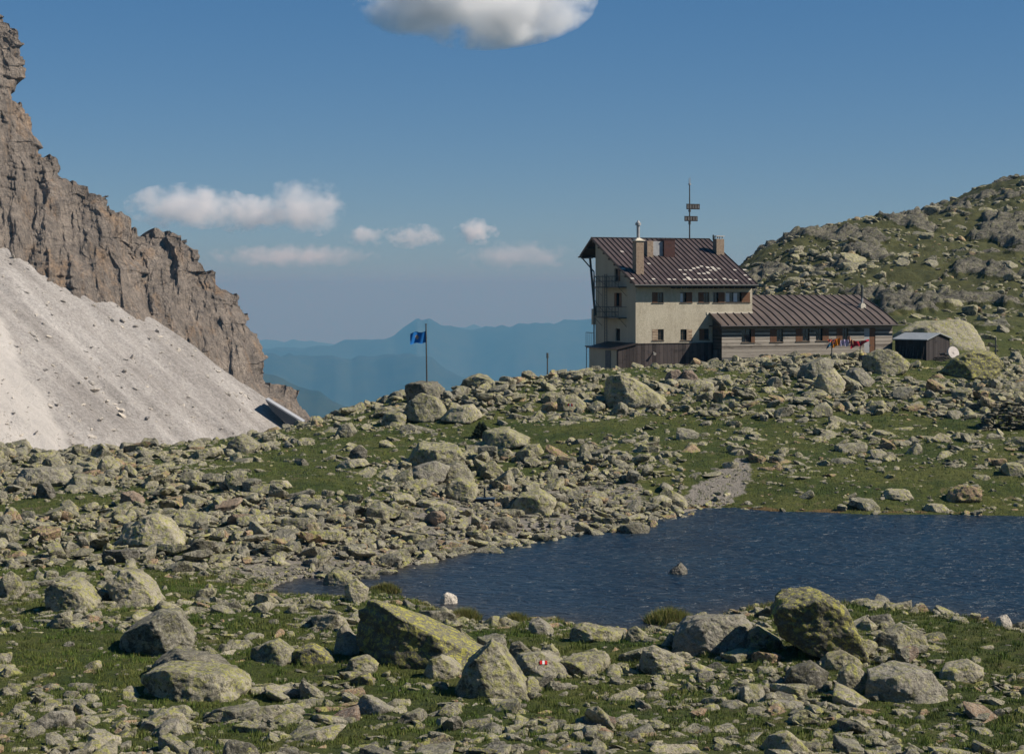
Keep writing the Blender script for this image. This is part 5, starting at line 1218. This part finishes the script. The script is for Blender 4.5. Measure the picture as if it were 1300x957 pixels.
laundry('cloth', 1062, 432.5, -11, 3, cm('red_orange', (.6,.09,.05), (.7,.2,.12)), 'small red-orange cloth at the left end of the clothes line', seed=1, amp=.08, rag=.3)
laundry('towel', 1060, 434, -11, 4.5, cm('teal_blue', (.05,.22,.35), (.02,.03,.05), 2.5), 'blue and black towel trailing down to the left of the line', seed=2, droop=.62, amp=.08, taper=.5, rag=.3)
laundry('shirt', 1056, 437, 10.5, 7, cm('orange', (.75,.24,.01), (.45,.13,.01), 1.6), 'bright orange shirt on the clothes line', seed=3, amp=.1, droop=-.35, rag=.35)
laundry('shirt', 1066, 435, 11.5, 6, cm('white_purple', (.62,.58,.66), (.16,.1,.25), 3.5), 'white and purple patterned shirt on the clothes line', seed=4, amp=.1, rag=.3)
laundry('tea_towel', 1076, 431, 7, 7.5, cm('salmon', (.6,.3,.18), (.3,.12,.07), 2), 'salmon coloured cloth flipped upwards by the wind', seed=5, amp=.1, droop=.35, taper=.5, rag=.5)
laundry('blanket', 1079.5, 437.5, 24, 7.5, cm('crimson', (.32,.008,.025), (.2,.005,.015), 2), 'large crimson blanket flying to the right', seed=6, amp=.16, droop=-.42, taper=.8, rag=.4)
bk = tag(empty('bucket', (lx_(1092.5), Yl-.3, z_l(456))), 'yellow topped dark basket hanging below the crimson blanket', 'bucket')
c = MB(); c.tube((0,0,0), (0,0,.42), .2, .26, n=16); c.build('body', M['benchm'], bk); c = MB(); c.tube((0,0,.423), (0,0,.62), .27, .24, n=16); c.build('lid', cm('yellow', (.45,.38,.12)), bk)
# woodshed
Yw = 195.0; wxp, _, wz = pix(1176, 463, Yw); PH = R(40)
ws = tag(empty('woodshed', (wxp, Yw, wz)), 'low black tarred woodshed with a blue-grey sheet roof beside the wooden annex', 'shed')
e1 = np.array([-math.cos(PH), math.sin(PH)]); e2 = np.array([math.sin(PH), math.cos(PH)]); L1, L2 = 3.6, 5.2
def wp(a, b2, z): q = e1*a+e2*b2; return (q[0], q[1], z)
hw = 35/F*Yw-.25; hp = hw+.55
c = MB(); c.quad([wp(0,0,-.6), wp(L1,0,-.6), wp(L1,0,hw), wp(0,0,hw)]); c.quad([wp(L1,0,-.6), wp(L1,L2,-.6), wp(L1,L2,hw), wp(L1,0,hw)]); c.quad([wp(0,L2,-.6), wp(L1,L2,-.6), wp(L1,L2,hw), wp(0,L2,hw)])
c.quad([wp(0,0,-.6), wp(0,L2,-.6), wp(0,L2,hw), wp(0,L2/2,hp), wp(0,0,hw)]); c.build('wall', M['tar'], ws)
c = MB()
for (b0, b1, z0, z1) in ((-.25, L2/2, hw-.08, hp), (L2/2, L2+.25, hp, hw-.08)):
    q = [wp(-.25, b0, z0), wp(L1+.25, b0, z0), wp(L1+.25, b1, z1), wp(-.25, b1, z1)]; q2 = [(x, y, z+.09) for x, y, z in q]
    b = len(c.v); c.v += q+q2
    for f in ((0,1,2,3),(4,7,6,5),(0,4,5,1),(1,5,6,2),(2,6,7,3),(3,7,4,0)): c.f.append(tuple(b+i for i in f)); c.m.append(0)
c.build('roof', M['tin'], ws)
c = MB(); g = random.Random(3)
for k in range(26): a = .2+g.random()*3.1; c.bar(wp(a, -.9+g.random()*.5, -.2), wp(a+g.uniform(-.4,.4), -.15, 1.0+g.random()*.9), .03)
o = c.build('leaning_sticks', M['siding_shaded'], None, loc=(wxp, Yw, wz)); tag(o, 'bundle of thin dark sticks leaning on the front of the black woodshed', 'sticks')
c = MB()
for k in range(40):
    px_, pz_ = g.uniform(.3, 2.6), g.uniform(0, 1.15); q = wp(-.35-.6*g.random(), px_, pz_); c.tube(q, (q[0]+g.uniform(.3,.9), q[1]-.2, q[2]+g.uniform(-.1,.15)), g.uniform(.04, .1), n=7)
o = c.build('firewood_pile', M['siding_shaded'], None, loc=(wxp, Yw, wz)); tag(o, 'untidy pile of dark firewood against the right end of the woodshed', 'firewood')
xd, _, zd = pix(1210, 448, 192.5); c = MB(); c.tube((0, .12, 0), (0, -.12, 0), .66, n=36); c.tube((0, -.125, 0), (0, -.17, 0), .12, n=16)
o = c.build('wooden_disc', simple('bleached_wood', (.42,.37,.33), (.6,.54,.5), 5, .85, .01), None, bevel=.015, loc=(xd, 192.5, zd)); o.rotation_euler = (R(-18), R(10), R(20)); tag(o, 'big pale round wooden disc leaning by the firewood pile', 'disc')
# cairn / dry stone heap at the right
Yc_ = ground_Y(1278, 545) or 148; xc, _, zc_ = pix(1278, 545, Yc_); g = np.random.default_rng(31); Vs, Fs = [], []; off = 0
cn = tag(empty('stone_cairn', (xc, Yc_, zc_)), 'long heap of dark stacked stones at the right edge of the meadow', 'stone heap')
for k in range(230):
    u = g.uniform(-1, 1); hmax = 2.2*(1-abs(u)**2.2); z = g.uniform(0, max(hmax, .1)); bv, bf = variant_mesh(int(g.integers(0, len(VAR))), 2)
    s = g.uniform(.16, .34)*np.array([1.3, .9, .6]); a = g.uniform(0, 6.28); P = bv*s; P = np.stack([P[:, 0]*math.cos(a)-P[:, 1]*math.sin(a), P[:, 0]*math.sin(a)+P[:, 1]*math.cos(a), P[:, 2]], -1)
    Vs.append(P+np.array([u*2.0, g.uniform(-1, 1)*(1.0-z*.3), z])); Fs.append(bf+off); off += len(bv)
fast_mesh('stones', np.concatenate(Vs), np.concatenate(Fs), M['rock_dark'], cn)
# concrete retaining wall in the scree
Yr = 508.0; q = [pix(337, 508, Yr), pix(384, 537, Yr), pix(374, 548, Yr), pix(345, 521, Yr)]
c = MB(); c.quad(q); c.quad([(x, y+8, z) for x, y, z in q][::-1])
for i in range(4):
    a, b2 = q[i], q[(i+1) % 4]; c.quad([a, (a[0], a[1]+8, a[2]), (b2[0], b2[1]+8, b2[2]), b2])
rw = c.build('retaining_wall', M['stone_dark'] if 'stone_dark' in M else M['concrete'], None); tag(rw, 'straight dark retaining wall with a pale coping in the scree below the cliff', 'wall')
c = MB(); a, b2 = np.array(q[0]), np.array(q[1]); 
for (p0, p1) in ((a+[0,-.3,.05], b2+[0,-.3,.05]),):
    up = np.array([.12, 0, .35]); v = [p0, p1, p1+up, p0+up]; v2 = [x+np.array([0, 5.6, 0]) for x in v]; bI = len(c.v); c.v += [tuple(x) for x in v+v2]
    for f in ((0,1,2,3),(4,7,6,5),(0,4,5,1),(1,5,6,2),(2,6,7,3),(3,7,4,0)): c.f.append(tuple(bI+i for i in f)); c.m.append(0)
c.build('coping', M['coping'], rw)
# painted trail marks: on the low foreground slab and on a rock of the ridge
bpy.context.view_layer.update()
def on_rock(px, py, name_part, label, s):
    """cast along the sight line onto the named boulder and lay three painted stripes on its surface"""
    for q in HERO:
        if name_part in q[0]['label']:
            o = q[0]; from mathutils import Vector
            d = Vector(((px-650)/F, 1, (HOR-py)/F)).normalized(); ok_, loc, nrm, _ = o.ray_cast(Vector((0, 0, CH))-o.location, d)
            if not ok_: print('mark missed', label); return
            loc = loc+o.location; m_ = tag(empty('trail_mark', loc), label, 'trail mark'); e = nrm.to_track_quat('Z', 'Y'); m_.rotation_mode = 'QUATERNION'; m_.rotation_quaternion = e
            for k, mt in ((-1, 'red'), (0, 'white'), (1, 'red')):
                b_ = MB(); b_.box(k*s-s*.5+.003, k*s+s*.5-.003, -s*.8, s*.8, -.02, .035); b_.build('stripe', PM[mt], m_)
on_rock(690, 841, 'carrying a red and white', 'red and white painted trail mark on the low foreground slab', .085)

# ------------------------------------------------------------------ clouds: real volumes of droplets, far outside the haze
def cloud(cx, cy, wpx, hpx, D, seed, label, dens=1.0, nscale=1.6, soft=.55, depth=.8):
    X, Y, Z = pix(cx, cy, D); a, b_, c_ = wpx/2/F*D, wpx/2/F*D*depth, hpx/2/F*D
    V, Fc = ICO[4]; o = fast_mesh('cloud', V*np.array([a, b_, c_]), Fc, bpy.data.materials.new('cloud_droplets'), smooth=True, loc=(X, Y, Z))
    m = o.data.materials[0]; m.use_nodes = True; t = m.node_tree; t.nodes.clear()
    pv = t.nodes.new('ShaderNodeVolumePrincipled'); out = t.nodes.new('ShaderNodeOutputMaterial'); t.links.new(pv.outputs[0], out.inputs['Volume'])
    pv.inputs['Color'].default_value = (1, 1, 1, 1); pv.inputs['Anisotropy'].default_value = 0
    co = texco(t); un = mapping(t, co, (1/a, 1/b_, 1/c_)); ln = N(t, 'ShaderNodeVectorMath'); ln.operation = 'LENGTH'; t.links.new(un, ln.inputs[0])
    k = nscale/c_; add = N(t, 'ShaderNodeVectorMath'); add.operation = 'ADD'; add.inputs[1].default_value = (seed*13.7, seed*5.1, seed*9.3)
    t.links.new(mapping(t, co, (k*.8, k*.8, k)), add.inputs[0])
    nz = noise(t, 1.0, 9, .62, vec=add.outputs[0], dist=.2)
    v = math_(t, 'ADD', math_(t, 'SUBTRACT', soft, ln.outputs['Value']), math_(t, 'MULTIPLY', math_(t, 'SUBTRACT', nz, .44), 3.4))
    v = math_(t, 'MULTIPLY', v, 1.7, True)
    t.links.new(math_(t, 'MULTIPLY', v, dens*2.6/c_), pv.inputs['Density'])
    tag(o, label, 'cloud', 'fair weather clouds'); return o
cloud(603, 2, 315, 122, 7000, 1, 'big soft white cloud with a grey base at the top edge of the picture', 1.0, 1.0, .75)
cloud(385, 263, 125, 80, 90000, 2, 'tallest puffy white cloud of the row above the valley', .5, 1.2, .62)
cloud(240, 262, 170, 62, 90000, 3, 'long lumpy white cloud just right of the cliff', .42, 1.3, .62)
cloud(316, 272, 110, 52, 90000, 9, 'small lumpy cloud joining the long one to the tallest one', .4, 1.3, .6)
cloud(605, 294, 62, 36, 90000, 4, 'small round white cloud left of the hut', .45, 1.1, .6)
cloud(525, 300, 90, 34, 90000, 5, 'thin ragged cloud left of the small round one', .25, 1.2, .55)
cloud(465, 300, 60, 30, 90000, 10, 'faint little cloud under the tallest cloud', .25, 1.2, .55)
cloud(655, 324, 160, 42, 95000, 6, 'faint wide cloud low in the haze beside the hut', .1, 1.2, .55)
cloud(370, 325, 230, 34, 95000, 7, 'faint flat cloud streak low above the far mountains', .09, 1.2, .55)
LL = [o for o in bpy.data.objects if 'label' in o]
for o in LL:
    if len(o['label'].split()) > 16: o['label'] = o['label'].replace(' just ', ' ').replace(' a little ', ' ').replace(' well ', ' ').replace(' far ', ' ').replace('second leftmost', 'second').replace('medium-sized ', '').replace('medium ', '')
for o in LL:
    if not 4 <= len(o['label'].split()) <= 16: print('LABEL LENGTH', o['label'])

on_rock(724, 514, 'bearing a small red and white trail mark', 'red and white trail mark on the grey ridge rock left of the hut', .13)
